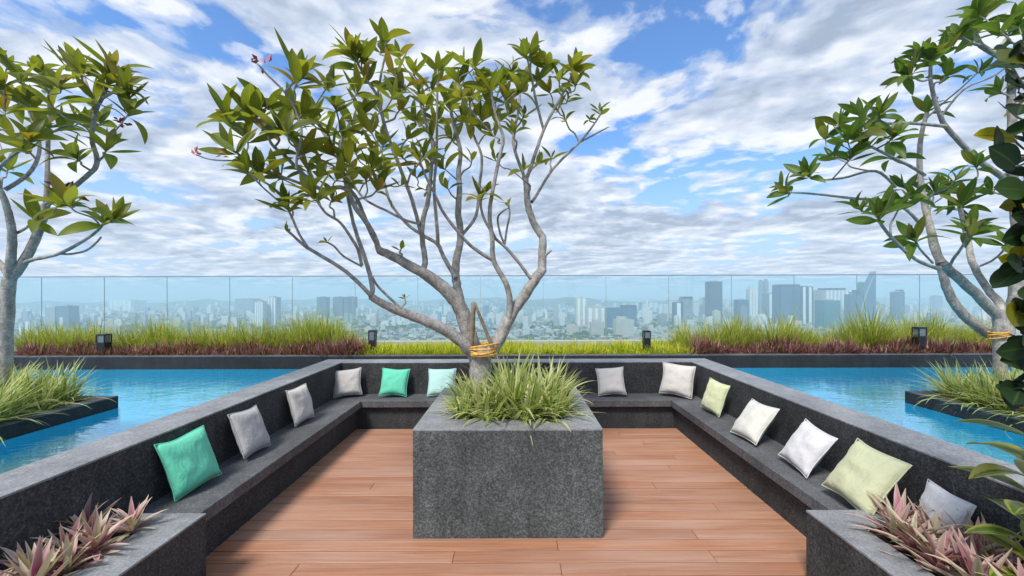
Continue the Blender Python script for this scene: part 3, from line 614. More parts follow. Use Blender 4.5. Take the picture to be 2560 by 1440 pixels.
# ------------------------------------------------------------------ plants
def blades(name, base, az, length, lean, curl, width, mat, segs=5, fold=0.25, wprof=None, uvs=True):
    """many strap blades in one mesh; arrays of length n"""
    n = len(az); t = np.linspace(0, 1, segs + 1)
    th = lean[:, None] + curl[:, None] * t[None] ** 1.3
    ds = length[:, None] / segs
    rad = np.concatenate([np.zeros((n, 1)), np.cumsum(np.sin((th[:, 1:] + th[:, :-1]) / 2) * ds, 1)], 1)
    hgt = np.concatenate([np.zeros((n, 1)), np.cumsum(np.cos((th[:, 1:] + th[:, :-1]) / 2) * ds, 1)], 1)
    wp = (np.minimum(1, .55 + 1.6 * t) * (1 - t ** 2.2)) if wprof is None else wprof(t)
    wp[-1] = 0.02
    w = width[:, None] * wp[None] / 2
    ca, sa = np.cos(az)[:, None], np.sin(az)[:, None]
    V = np.empty((n, segs + 1, 3, 3))
    for k, s in enumerate((-1, 0, 1)):
        lift = (abs(s) * fold) * w
        r2 = rad - lift * np.cos(th); h2 = hgt + lift * np.sin(th)
        V[:, :, k, 0] = base[:, 0:1] + r2 * ca - s * w * sa; V[:, :, k, 1] = base[:, 1:2] + r2 * sa + s * w * ca; V[:, :, k, 2] = base[:, 2:3] + h2
    nv = (segs + 1) * 3; q = []
    for i in range(segs):
        for k in (0, 1): a = i * 3 + k; q.append((a, a + 1, a + 4, a + 3))
    q = np.array(q); Fc = (q[None] + nv * np.arange(n)[:, None, None]).reshape(-1, 4)
    me = bpy.data.meshes.new(name); V2 = V.reshape(-1, 3)
    me.vertices.add(len(V2)); me.vertices.foreach_set('co', V2.ravel())
    me.loops.add(Fc.size); me.loops.foreach_set('vertex_index', Fc.ravel().astype(np.int32))
    me.polygons.add(len(Fc)); me.polygons.foreach_set('loop_start', (np.arange(len(Fc)) * 4).astype(np.int32))
    me.update(calc_edges=True); me.validate()
    uvl = me.uv_layers.new(name='UV'); uv1 = np.empty((segs + 1, 3, 2)); uv1[:, :, 0] = np.array([0, .5, 1])[None]; uv1[:, :, 1] = t[:, None]
    uvl.data.foreach_set('uv', uv1.reshape(-1, 2)[Fc.ravel() % nv].ravel().astype(np.float32))
    me.shade_smooth(); me.materials.append(mat); return me
def tufts(name, centers, per, L_, lean, curl, w, mat, spread=0.05, segs=5, hmod=0, **kw):
    lm = np.array([1 + hmod * mnoise.noise((p[0] * 1.3, p[1] * 2.0, 3.3)) + hmod * .7 * mnoise.noise((p[0] * 4.1, p[1] * 3.0, 8.3)) for p in centers]); lm = np.repeat(lm, per)
    c = np.repeat(np.asarray(centers, float), per, 0); n = len(c)
    a = rng.uniform(0, 2 * np.pi, n); rr_ = spread * np.sqrt(rng.random(n)); b = c.copy(); b[:, 0] += np.cos(a) * rr_; b[:, 1] += np.sin(a) * rr_
    az = a + rng.normal(0, .5, n); f = rng.random(n)
    return blades(name, b, az, rng.uniform(*L_, n) * lm, lean[0] + (lean[1] - lean[0]) * f, rng.uniform(*curl, n) * (0.4 + 0.6 * f), rng.uniform(*w, n), mat, segs, **kw)
def bed_pts(px0, px1, y0, y1, n, zz=.71):
    y = rng.uniform(y0, y1, n); px = rng.uniform(px0, px1, n); return np.stack([(px - CX) / F * y, y, np.full(n, zz)], 1)
def stuff(name, me, label, cat): return tag(link(name, me, None), label, cat, kind='stuff')
stuff('bed_grass', tufts('bed_grass', bed_pts(55, 905, 8.08, 8.68, 430), 22, (.3, .66), (.03, .85), (.1, 1.2), (.008, .02), M['grass_far'], .06, hmod=.85), 'long green grass along the left half of the planting bed', 'grass')
stuff('bed_grass', tufts('bed_grass', bed_pts(1690, 2470, 8.08, 8.68, 410), 22, (.3, .66), (.03, .85), (.1, 1.2), (.008, .02), M['grass_far'], .06, hmod=.85), 'long green grass along the right half of the planting bed', 'grass')
stuff('maroon_groundcover', tufts('maroon_groundcover', bed_pts(60, 900, 7.60, 8.05, 600), 14, (.13, .30), (.1, 1.2), (.1, .9), (.014, .032), M['purple_low'], .05, 4, hmod=.8), 'low maroon leaves along the front of the left planting bed', 'ground cover')
stuff('maroon_groundcover', tufts('maroon_groundcover', bed_pts(1735, 2480, 7.60, 8.05, 580), 14, (.13, .30), (.1, 1.2), (.1, .9), (.014, .032), M['purple_low'], .05, 4, hmod=.8), 'low maroon leaves along the front of the right planting bed', 'ground cover')
stuff('yellow_groundcover', tufts('yellow_groundcover', bed_pts(905, 1735, 7.62, 8.6, 900), 14, (.1, .27), (.1, 1.1), (.1, 1.0), (.012, .026), M['grass_low'], .06, 4, hmod=.5), 'low yellow-green leaves in the middle of the planting bed', 'ground cover')

def strap_patch(label, pts, L_=(.3, .62)):
    stuff('variegated_grass', tufts('variegated_grass', pts, 44, L_, (.03, 1.2), (.4, 1.7), (.018, .036), M['grass_strap'], .07, 7, hmod=.25), label, 'grass')
ms = [tufts('variegated_grass', [c], n, L_, (.02, 1.3), (.5, 1.7), (.024, .046), M['grass_strap'], sp, 8) for c, n, L_, sp in (
    ((-.04, 3.78, HP - .05), 150, (.34, .66), .10), ((.22, 3.82, HP - .05), 110, (.3, .58), .10), ((-.30, 3.74, HP - .05), 90, (.26, .48), .09), ((.06, 3.56, HP - .05), 90, (.24, .50), .10),
    ((-.24, 3.56, HP - .05), 60, (.2, .40), .08), ((.32, 3.60, HP - .05), 80, (.24, .48), .08), ((-.46, 3.66, HP - .05), 50, (.2, .38), .07), ((-.46, 3.95, HP - .05), 60, (.22, .42), .08), ((.36, 4.05, HP - .05), 80, (.26, .52), .09), ((.05, 4.15, HP - .05), 70, (.28, .52), .1), ((-.45, 4.25, HP - .05), 50, (.2, .4), .08))]
cg = empty('variegated_grass', (0, 3.8, HP - .05)); tag(cg, 'mound of green and cream strap grass in the centre planter under the tree', 'grass')
for me in ms: tag(link('tuft', me, None, cg), kind='stuff')
strap_patch('green and cream strap grass spilling over the left pool planter', [(-4.80 - rng.random() ** 1.2 * 1.7, 3.1 + rng.random() ** .8 * 1.6, ZPL - .05) for k in range(95)], (.28, .54))
strap_patch('green and cream strap grass spilling over the right pool planter', [(4.82 + rng.random() ** 1.2 * 1.7, 3.0 + rng.random() ** .8 * 1.85, ZPL - .05) for k in range(100)], (.28, .58))

def leaf_mesh(name, Lx, W, wprof, curl, fold, mat, segs=7, petiole=0.0):
    """one leaf along +Y, upper side +Z"""
    vs = []; fs = []; uv = []
    y = z = 0.0
    for i in range(segs + 1):
        t = i / segs; th = curl * (t - .15)
        if i: y += Lx / segs * math.cos(th); z -= Lx / segs * math.sin(th)
        w = W * wprof(t) / 2
        for s in (-1, 0, 1): vs.append((s * w, y, z + abs(s) * w * fold)); uv.append(((s + 1) / 2, t))
    for i in range(segs):
        for k in (0, 1): a = i * 3 + k; fs.append((a, a + 1, a + 4, a + 3))
    me = bpy.data.meshes.new(name); me.from_pydata(vs, [], fs)
    ul = me.uv_layers.new(name='UV')
    for l in me.loops: ul.data[l.index].uv = uv[l.vertex_index]
    me.shade_smooth()
    if mat: me.materials.append(mat)
    return me
def frame_mat(pos, d, up, s):
    y = d.normalized(); z = up - y * up.dot(y)
    if z.length < 1e-4: z = Vector((0, 0, 1)) - y * y.z + Vector((1e-3, 0, 0))
    z.normalize(); x = y.cross(z)
    m = Matrix(((x.x, y.x, z.x), (x.y, y.y, z.y), (x.z, y.z, z.z))).to_4x4()
    return Matrix.Translation(pos) @ m @ Matrix.Diagonal((s[0], s[1], s[1], 1)) if isinstance(s, tuple) else Matrix.Translation(pos) @ m @ Matrix.Scale(s, 4)
def put_leaf(name, me, mtx, parent):
    o = bpy.data.objects.new(name, me); COL.objects.link(o); o.parent = parent
    off = Vector(parent.location)
    if parent.parent: off += Vector(parent.parent.location)
    o.matrix_local = Matrix.Translation(-off) @ mtx; return o
# striped purple rosettes in the front planters
rw = lambda t: max(0.06, (min(1, .62 + 1.2 * t)) * (1 - t ** 2.4))
rh_meshes = [leaf_mesh('leaf', 1.0, .19, rw, c, .45, M['rhoeo'], 6) for c in (.15, .5, .9, -.15)]
def rosette_plant(x, y, z, n, R_, label, seed):
    r = random.Random(seed); t = empty('striped_rosette_plant', (x, y, z)); tag(t, label, 'plant', 'striped purple plants in the front planters')
    ax = Vector((r.uniform(-.25, .25), r.uniform(-.25, .25), 1)).normalized()
    for k in range(n):
        f = (k + .5) / n; th = math.radians(14 + 72 * f + r.uniform(-9, 9)); az = k * 2.39996 + r.uniform(-.3, .3)
        e1 = ax.orthogonal().normalized(); e2 = ax.cross(e1); d = ax * math.cos(th) + (e1 * math.cos(az) + e2 * math.sin(az)) * math.sin(th)
        put_leaf('leaf', r.choice(rh_meshes), frame_mat(Vector((x, y, z)) + d * .01 + ax * .05 * (1 - f), d, ax, R_ * r.uniform(.75, 1.15)), t)
ZR = HF - .035
ROWS = ('row nearest bench', 'second row', 'third row', 'fourth row', 'row nearest camera')
def plant_rows(xs, names, side, seed):
    rj = random.Random(seed)
    for i, row in enumerate(ROWS):
        for j, (x, nm) in enumerate(zip(xs, names)):
            rosette_plant(x + rj.uniform(-.03, .03), 2.46 - i * .165 + rj.uniform(-.03, .03) + (.05 if j % 2 else 0), ZR, 30, rj.uniform(.16, .21) * (1.15 if side == 'right' else 1), f'striped purple rosette, {side} front planter, {row}, {nm}', seed + i * 10 + j)
plant_rows((-2.47, -2.30), ('against the wall', 'beside the stone rim'), 'left', 100)
plant_rows((2.46, 2.31, 2.16), ('against the wall', 'in the middle', 'beside the stone rim'), 'right', 300)

# plumeria trees
pw_ = lambda t: 0.07 if t < .09 else max(.03, math.sin(math.pi * min(1, (t - .06) / .94) ** .85) ** .8)
def plumeria_leaves(mat): return [leaf_mesh('leaf', 1.0, .32, pw_, c, f, mat, 8) for c, f in ((.25, .22), (.7, .4), (1.3, .25), (-.3, .45))]
def catmull(pts, n):
    out = []
    for i in range(len(pts) - 1):
        p0, p1, p2, p3 = pts[max(i - 1, 0)], pts[i], pts[i + 1], pts[min(i + 2, len(pts) - 1)]
        for k in range(n):
            t = k / n; out.append(0.5 * ((2 * p1) + (p2 - p0) * t + (2 * p0 - 5 * p1 + 4 * p2 - p3) * t * t + (3 * p1 - p0 - 3 * p2 + p3) * t ** 3))
    out.append(pts[-1]); return out
def plumeria(label, base, D0, limbs, tips, leafkey, seed, leafL, depthf, nleaf=(7, 11), blossoms=(), szf=lambda px: 1.0):
    """limbs: (points in photo px, start/end radius px, start/end depth offset, leafy end); tips: extra leafy shoot ends"""
    r = random.Random(seed); t = empty('plumeria_tree', base); tag(t, label, 'tree', 'plumeria trees on the terrace')
    pool_ = []; ends = []; trunk_lines = []; first = True
    for pts, (r0, r1), (d0, d1), lf in limbs:
        n = len(pts); p3 = []
        for i, q in enumerate(pts):
            f = i / (n - 1); p3.append(P(q[0], q[1], D0 + d0 + (d1 - d0) * f))
        s = catmull(p3, 5); m = len(s); rad = []
        for i in range(m):
            f = i / (m - 1); rp = (r0 + (r1 - r0) * f) * (.72 if r0 < 12 else .85); rad.append(rp * s[i].y / F)
            s[i] = s[i] + Vector((r.gauss(0, 1), r.gauss(0, 1), r.gauss(0, 1))) * rad[-1] * .05
        link('trunk' if first else 'branch', tube_mesh([(s, rad)], 8, 'branch'), M['bark'], t); first = False
        pool_ += [(s[i], rad[i], (s[min(i + 1, m - 1)] - s[max(i - 1, 0)]).normalized()) for i in range(m)]
        if lf: ends.append((s[-1], (s[-1] - s[-3]).normalized(), lf * szf(pts[-1][0])))
    todo = []
    for q in tips:
        d = D0 + (q[2] if len(q) > 2 and q[2] is not None else depthf(q[0], q[1], r)); todo.append((P(q[0], q[1], d), (q[3] if len(q) > 3 else 1.0) * szf(q[0])))
    b0 = Vector(base); todo.sort(key=lambda a: a[0].z)
    for tp, sz in todo:
        best = None
        for (c, rd, dr) in pool_:
            if rd < .0065: continue
            dv = tp - c; ln = dv.length
            if ln < .12: continue
            hor = math.hypot(dv.x, dv.y); cost = ln + max(0, hor - dv.z * 1.2) * 1.2 + (0.25 if dv.dot(dr) < 0 else 0)
            if best is None or cost < best[0]: best = (cost, c, rd, dr)
        _, c, rd, dr = best; ln = (tp - c).length; dv = (tp - c) / ln
        mid = c + (dr * .25 + dv * .75).normalized() * ln * .36 + Vector((r.gauss(0, .02), r.gauss(0, .02), 0)); mid2 = c.lerp(tp, .7) + Vector((r.gauss(0, .012), r.gauss(0, .012), -ln * .04))
        s = catmull([c, mid, mid2, tp], 4); m = len(s); ra = min(rd * .75, .0115); rad = [ra + (.0068 - ra) * i / (m - 1) for i in range(m)]
        link('branch', tube_mesh([(s, rad)], 6, 'branch'), M['bark'], t)
        pool_ += [(s[i], rad[i], (s[min(i + 1, m - 1)] - s[max(i - 1, 0)]).normalized()) for i in range(1, m)]
        ends.append((tp, (s[-1] - s[-3]).normalized(), sz))
    crown = empty('crown'); crown.parent = t; crown.location = (0, 0, 0)
    LM = plumeria_leaves(M[leafkey]); leaves = []
    for (p, d, sz) in ends:
        ax = (d * .75 + Vector((0, 0, .5))).normalized(); e1 = ax.orthogonal().normalized(); e2 = ax.cross(e1); n = r.randint(*nleaf); off = r.uniform(0, 6.28)
        if sz < .6: n = max(4, n // 2)
        for k in range(n):
            f = (k + .5) / n; th = math.radians(12 + 70 * f ** 1.05 + r.uniform(-10, 10)); az = off + k * 2.39996 + r.uniform(-.3, .3)
            dd = ax * math.cos(th) + (e1 * math.cos(az) + e2 * math.sin(az)) * math.sin(th)
            roll = r.gauss(0, .35); up = Matrix.Rotation(roll, 3, dd) @ ax
            ln = leafL * sz * r.uniform(.72, 1.12) * (.7 + .45 * min(1, f * 2.2))
            leaves.append((r.randrange(4), frame_mat(p - ax * .05 * f * sz, dd, up, ln), p.y - p.z * .02))
    leaves.sort(key=lambda a: a[2])
    for k, mtx, _ in leaves[:300]: put_leaf('leaf', LM[k], mtx, crown)
    rest = leaves[300:]
    if rest:
        V = []; Fc = []; UV = []
        for k, mtx, _ in rest:
            b_ = len(V); me = LM[k]; V += [(mtx @ v.co)[:] for v in me.vertices]
            for pl in me.polygons:
                Fc.append([b_ + i for i in pl.vertices]); UV += [tuple(me.uv_layers[0].data[li].uv) for li in pl.loop_indices]
        me = bpy.data.meshes.new('foliage'); me.from_pydata(V, [], Fc); ul = me.uv_layers.new(name='UV')
        ul.data.foreach_set('uv', np.array(UV, np.float32).ravel()); me.shade_smooth()
        o = link('foliage', me, M[leafkey + '_mass'], t); tag(o, kind='stuff')
    for (px, py, dz, size, mk) in blossoms:
        c = P(px, py, D0 + dz); bm = bmesh.new()
        for k in range(14 if mk == 'flower' else 6):
            d = Vector((r.gauss(0, 1), r.gauss(0, 1), r.gauss(.2, .8))).normalized(); e = d.orthogonal().normalized() * size * .22; f = d.cross(e).normalized() * size * .12
            q = c + Vector((r.gauss(0, 1), r.gauss(0, .6), r.gauss(0, .5))) * size * .5
            vs = [bm.verts.new(v) for v in (q, q + d * size * .5 + e + f, q + d * size, q + d * size * .5 - e + f)]; bm.faces.new(vs)
        link('blossom', mesh_bm(bm, 'blossom'), M[mk], t)
    print(label[:30], 'ends', len(ends), 'leaves', len(leaves)); return t

A = [  # central tree
 ([(1207, 985), (1200, 930), (1203, 880)], (31, 33), (0, 0), 0),
 ([(1195, 900), (1160, 858), (1105, 819), (1045, 795), (984, 772), (927, 741)], (22, 11), (0, -.45), 0),
 ([(930, 743), (915, 725), (865, 678), (781, 625), (765, 616), (738, 592), (716, 573)], (8, 4), (-.45, -.75), .4),
 ([(770, 617), (752, 590), (738, 560), (721, 522)], (5, 4), (-.72, -.8), .8),
 ([(927, 745), (931, 720), (924, 684), (909, 634), (890, 578), (880, 540), (867, 474), (854, 387), (856, 340)], (9, 4), (-.45, -.2), 1),
 ([(905, 662), (896, 625), (884, 603), (852, 556), (815, 531), (790, 495)], (6, 4), (-.45, -.9), 1),
 ([(905, 665), (860, 640), (836, 615), (818, 604)], (4, 3), (-.45, -.8), .36),
 ([(1015, 783), (975, 745), (945, 715), (930, 690)], (5, 4), (-.3, -.4), 0),
 ([(1185, 880), (1155, 781), (1127, 737), (1077, 694), (1052, 678), (984, 641), (946, 625)], (24, 11), (.05, -.2), 0),
 ([(948, 627), (937, 592), (921, 562), (890, 519), (862, 470), (800, 470), (755, 430), (712, 387), (682, 361), (665, 325), (640, 290)], (10, 4), (-.2, -.85), 1),
 ([(950, 622), (925, 575), (895, 500), (872, 465), (848, 400), (815, 340), (790, 300)], (8, 4), (-.2, -.1), 1),
 ([(790, 470), (738, 452), (661, 422), (618, 396), (583, 374)], (6, 3), (-.6, -1.0), 1),
 ([(661, 422), (600, 402), (530, 397), (490, 384)], (3.5, 2), (-.85, -1.0), 0),
 ([(743, 420), (743, 390), (755, 327), (735, 262), (712, 228), (690, 205), (668, 183), (640, 152)], (5, 3), (-.8, -1.0), 0),
 ([(712, 228), (735, 205), (747, 183)], (4, 3), (-.95, -1.0), 1),
 ([(1055, 682), (1063, 650), (1055, 587), (1059, 544), (1071, 500), (1078, 430), (1083, 366), (1070, 320), (1055, 270), (1048, 225)], (11, 4), (-.05, .3), 1),
 ([(1055, 590), (1031, 500), (997, 409), (966, 323), (945, 241), (915, 195), (893, 151)], (7, 4), (.05, -.3), 1),
 ([(945, 241), (955, 180), (966, 129), (962, 95)], (4, 3.5), (-.2, -.3), 1),
 ([(1052, 560), (1015, 550), (971, 528), (921, 503), (893, 474), (868, 430)], (5, 3.5), (0, .4), 1),
 ([(1165, 840), (1150, 750), (1140, 700), (1140, 656), (1152, 594), (1146, 525), (1150, 470), (1147, 430), (1152, 379), (1135, 310), (1126, 258)], (15, 4), (.1, .6), 1),
 ([(1139, 695), (1109, 641), (1093, 609), (1052, 584), (1015, 556), (977, 506), (958, 440)], (8, 4), (.15, .7), 1),
 ([(1094, 611), (1095, 594), (1090, 531), (1086, 470), (1092, 390), (1094, 280), (1096, 172)], (7, 3.5), (.2, .0), 1),
 ([(1152, 590), (1190, 540), (1200, 460), (1205, 390), (1180, 320), (1176, 240)], (6, 3.5), (.3, .8), 1),
 ([(1225, 890), (1265, 812), (1281, 781), (1312, 737), (1343, 691), (1356, 675)], (20, 14), (0, .1), 0),
 ([(1355, 678), (1356, 630), (1356, 594), (1337, 562), (1321, 516), (1318, 480), (1315, 448)], (13, 8), (.1, .15), 0),
 ([(1356, 645), (1368, 635), (1378, 626)], (5, 4), (.1, .05), 0),
 ([(1330, 505), (1341, 490), (1384, 422), (1449, 357), (1480, 320), (1503, 285)], (6, 3), (.15, .35), .6),
 ([(1449, 357), (1490, 335), (1522, 318)], (3.5, 2.5), (.3, .3), 0),
 ([(1316, 450), (1341, 379), (1367, 310), (1410, 232), (1440, 170)], (7, 4), (.15, .1), 1),
 ([(1315, 450), (1289, 379), (1285, 336), (1298, 275), (1302, 207)], (6, 4), (.15, .5), 1),
 ([(1360, 325), (1341, 250), (1328, 181), (1317, 135)], (5, 3.5), (.15, -.1), 1),
 ([(1272, 800), (1274, 744), (1262, 703), (1234, 650), (1231, 594), (1225, 547), (1229, 495), (1251, 387), (1259, 344), (1238, 280), (1229, 225)], (11, 4), (0, -.3), 1),
 ([(1234, 652), (1187, 622), (1152, 587), (1109, 531), (1090, 490), (1065, 440), (1050, 400)], (7, 3.5), (0, -.5), 1),
 ([(1229, 580), (1210, 545), (1203, 517), (1203, 495)], (5, 4), (-.1, -.2), 1),
 ([(1326, 696), (1300, 660), (1265, 619), (1240, 597), (1230, 575)], (6, 5), (.05, -.1), 0),
 ([(1262, 612), (1250, 580), (1245, 545), (1258, 528), (1270, 520)], (4, 3), (0, -.15), 0),
 ([(1262, 612), (1268, 570), (1275, 535), (1271, 512)], (4, 3), (0, -.1), .6),
]
At = [(572, 295, -.85, 1.15), (625, 285, -.8, 1.15), (672, 265, -.7, 1.05), (715, 275, -.6), (700, 320, -.8), (620, 345, -.8), (620, 425, -1.0), (650, 430, -.9), (745, 205, -1.0), (820, 215, -.7), (880, 125, -.4), (905, 150, -.3), (955, 125, -.2), (1000, 140), (1035, 180), (1080, 225), (1150, 205), (1175, 250), (1255, 205), (1262, 235), (1365, 165, .1), (1435, 175, .1), (1300, 225), (1200, 200), (1130, 275), (865, 345), (835, 385), (780, 305, -.6), (755, 285, -.8), (905, 285), (950, 275), (1000, 275), (960, 360), (930, 420, -.5), (845, 445, -.6), (800, 440, -.7), (715, 500, -.8, .8), (1010, 215), (1245, 305), (1205, 300), (1275, 285), (1130, 345), (1020, 345), (1060, 385), (1395, 275, .2, .8), (1415, 300, .2, .8), (1380, 395, .25, .8), (1310, 425, -.1, .8), (1345, 410, .1, .8), (1500, 275, .4, .6), (1475, 300, .4, .5), (1005, 462, -.3, .7), (945, 470, -.4), (1215, 480, -.2, .7), (870, 405, -.4), (770, 480, -.8), (720, 330, -1.0), (760, 380, -.7), (895, 230), (1090, 300), (1190, 165), (1003, 622, -.25, .45), (1012, 745, -.3, .3), (940, 390), (1080, 340), (1180, 300), (1110, 420, .4), (820, 330, -.5), (1240, 400, .1, .8), (1040, 440, .2, .8), (885, 310), (1310, 290, .2), (1345, 200, .1), (1400, 200, .1), (1160, 160), (840, 270, -.4), (700, 440, -.7), (1215, 230, .2), (1270, 250, -.2), (1330, 150, 0), (1375, 230, .3), (1440, 210, .1), (1150, 240, -.4), (1060, 260, -.3), (985, 240, -.5), (920, 200, -.2), (1100, 200, .3), (1040, 300, .5), (960, 420, .3, .9), (1005, 390, -.5, .9), (890, 380, .2), (880, 450, .0, .8), (915, 445, -.3, .8), (1120, 470, .3, .7), (1065, 475, .2, .6), (830, 500, -.6, .7), (770, 420, -.5, .9), (1180, 400, .3, .8), (1290, 330, .1, .8), (1235, 340, -.2, .8), (1420, 250, .2, .8), (1160, 300), (1225, 260), (985, 185), (930, 330), (1280, 180)]
def dA(px, py, r): return (-.75 if px < 760 else (-.25 if px < 950 else .1)) + r.uniform(-.45, .55)
plumeria('large plumeria tree with many grey limbs in the centre planter', (-.32, 4.08, HP - .05), 4.08, A, At, 'leaf_olive', 21, .31, dA, (6, 9), szf=lambda px: .82 if px < 780 else (.76 if px < 950 else .72), blossoms=[(642, 152, -1.0, .07, 'bud'), (488, 383, -1.0, .05, 'bud'), (553, 382, -1.0, .05, 'bud')])
B = [  # left tree
 ([(8, 1005), (12, 880), (17, 752), (24, 690)], (19, 16), (0, 0), 0),
 ([(24, 700), (28, 648), (31, 579), (21, 527), (3, 475), (-40, 400), (-70, 330)], (13, 5), (0, -.3), 1),
 ([(26, 695), (52, 662), (80, 613), (104, 554), (115, 509)], (13, 10), (0, 0), 0),
 ([(115, 512), (119, 440), (120, 380), (124, 300), (125, 219)], (8, 5), (0, .3), 1),
 ([(115, 509), (156, 485), (215, 440), (244, 403), (231, 344), (241, 275), (256, 244), (270, 210), (281, 190)], (9, 5), (0, -.3), 1),
 ([(240, 280), (225, 230), (205, 175), (198, 160)], (6, 4), (-.2, .1), 1),
 ([(256, 244), (290, 225), (315, 215)], (5, 4), (-.3, -.4), 1),
 ([(60, 655), (85, 645), (149, 631), (208, 600), (243, 575), (262, 552)], (7, 4), (0, -.3), 1),
 ([(149, 631), (175, 632), (215, 624), (240, 605), (253, 590)], (4, 3), (-.1, -.1), 0),
 ([(14, 471), (62, 440), (90, 406), (100, 360), (85, 310), (70, 260)], (7, 4), (0, .4), 1),
 ([(3, 475), (-5, 430), (15, 400), (56, 369), (75, 345)], (6, 4), (0, -.4), 1),
 ([(30, 585), (60, 570), (80, 555), (95, 545)], (5, 4), (0, -.3), 1),
 ([(22, 690), (0, 655), (-60, 600), (-120, 560)], (10, 5), (0, .2), 1),
 ([(118, 515), (140, 500), (165, 510), (185, 515)], (4, 3), (0, -.3), 0)]
Bt = [(20, 160), (55, 195), (100, 175), (175, 160), (205, 180), (285, 165, -.3), (275, 205, -.3), (320, 235, -.3), (325, 280, -.2), (235, 245), (150, 210), (85, 265), (35, 345), (110, 310), (160, 320), (270, 370, -.2), (205, 300), (65, 370), (190, 390), (150, 505), (285, 545, -.3), (170, 505), (0, 220), (12, 275), (-80, 200), (-120, 300), (-60, 150), (-100, 420), (-150, 480), (45, 250), (130, 260), (250, 300), (-30, 270), (20, 420)]
plumeria('plumeria tree with pale trunk at the left edge in the pool planter', (-5.3, 4.35, ZPL - .05), 4.35, B, Bt, 'leaf_olive', 33, .275, lambda px, py, r: r.uniform(-.5, .5), (6, 9), blossoms=[(150, 478, -.1, .13, 'flower'), (305, 305, -.2, .06, 'flower')])
C = [  # right tree
 ([(2505, 1010), (2500, 900), (2499, 833), (2496, 790)], (16, 15), (0, 0), 0),
 ([(2496, 795), (2440, 738), (2379, 683), (2355, 659)], (15, 12), (0, -.1), 0),
 ([(2355, 662), (2337, 622), (2324, 561), (2312, 515), (2300, 428), (2303, 350), (2319, 280)], (12, 5), (-.1, .4), 1),
 ([(2350, 672), (2343, 674), (2288, 650), (2236, 604), (2202, 561), (2198, 545)], (6, 5), (-.1, -.6), 1),
 ([(2332, 660), (2300, 625), (2288, 601)], (4, 3), (-.1, -.3), 1),
 ([(2372, 672), (2385, 648), (2398, 631), (2428, 585)], (5, 4), (-.1, -.5), 1),
 ([(2470, 840), (2410, 790), (2373, 738), (2358, 690), (2345, 640), (2322, 560)], (14, 9), (.25, .3), 0),
 ([(2500, 800), (2498, 760), (2471, 729), (2431, 659), (2420, 600), (2400, 520)], (12, 6), (0, .5), 1),
 ([(2440, 672), (2480, 655), (2508, 630), (2515, 610)], (4, 3), (.15, -.1), 1),
 ([(2515, 840), (2540, 720), (2545, 600), (2535, 480), (2531, 390), (2530, 250), (2521, 163), (2455, 117), (2440, 80)], (17, 6), (.1, .1), 1),
 ([(2535, 470), (2498, 440), (2443, 401), (2412, 370), (2366, 319), (2350, 288), (2335, 240), (2327, 195), (2330, 150)], (11, 5), (.1, -.2), 1),
 ([(2366, 319), (2300, 312), (2220, 312), (2150, 335)], (6, 4), (-.1, -.4), 1),
 ([(2327, 200), (2305, 205), (2275, 190)], (4, 3), (-.2, -.3), 1),
 ([(2312, 440), (2280, 420), (2230, 395), (2170, 365)], (6, 4), (.1, -.3), 1),
 ([(2300, 560), (2240, 510), (2132, 498), (2050, 488), (1969, 482)], (6, 3), (0, -.2), 1),
 ([(2240, 470), (2190, 430), (2109, 447), (2047, 451), (2020, 438)], (5, 3), (0, -.2), 1),
 ([(2455, 117), (2430, 110), (2400, 92)], (5, 4), (.1, -.1), 1),
 ([(2480, 130), (2510, 110), (2525, 85)], (5, 4), (.1, .1), 1)]
Ct = [(2100, 310), (2155, 290), (2200, 285), (2065, 345), (2235, 345), (2130, 395), (2085, 395), (2225, 395), (1955, 470, -.1, .6), (2015, 440, -.1, .5), (2150, 525, -.4), (2205, 520, -.5), (2280, 500), (2260, 470), (2370, 480), (2440, 415), (2425, 575, -.4), (2335, 480), (2300, 135, -.2, .8), (2285, 165, -.2, .8), (2260, 190, -.2, .8), (2360, 135, -.2, .8), (2370, 190, -.1, .8), (2405, 85), (2450, 65), (2500, 80), (2445, 40), (2450, 180, 0, .8), (2500, 230), (2545, 60), (2405, 510), (2170, 340), (2120, 350), (2250, 520), (2480, 480), (2560, 130), (2600, 200), (2620, 350), (2470, 20), (2390, 450)]
plumeria('plumeria tree leaning left at the right edge in the pool planter', (5.15, 4.5, ZPL - .05), 4.5, C, Ct, 'leaf_green', 47, .25, lambda px, py, r: r.uniform(-.5, .45), (7, 10))

# orange wraps round the trunks and the wooden prop
def wrap(px, py, d, r0, h, label, n=5):
    """several bunched turns of cloth round a trunk"""
    c = P(px, py, d); t = empty('trunk_wrap', c - Vector((0, 0, h / 2))); tag(t, label, 'trunk wrap'); rw_ = random.Random(px)
    for k in range(n):
        z = c.z + (k / (n - 1) - .5) * h; tl = rw_.uniform(-.34, .34); ph = rw_.uniform(0, 6.28); pts = []; rad = []
        for q in range(25):
            a = 2 * math.pi * q / 24; rr_ = r0 * (1 + .10 * (k / (n - 1)) + .05 * mnoise.noise((math.cos(a) * 2, math.sin(a) * 2, k * 3.1 + px)))
            pts.append(Vector((c.x + rr_ * math.cos(a), c.y + rr_ * math.sin(a), z + tl * r0 * math.sin(a + ph)))); rad.append(h / n * (.85 + .35 * mnoise.noise((math.cos(a) * 3, math.sin(a) * 3, k * 1.7))))
        link('turn', tube_mesh([(pts, rad)], 8, 'turn'), M['strap'], t)
wrap(1207, 872, 4.06, .130, .065, 'orange cloth wrap where the limbs of the central tree fork')
wrap(2496, 840, 4.5, .07, .05, 'orange cloth wrap low on the trunk of the right tree')
st = empty('tree_prop', P(1200, 885, 4.0)); tag(st, 'weathered wooden prop of two poles meeting above the fork of the tree', 'prop')
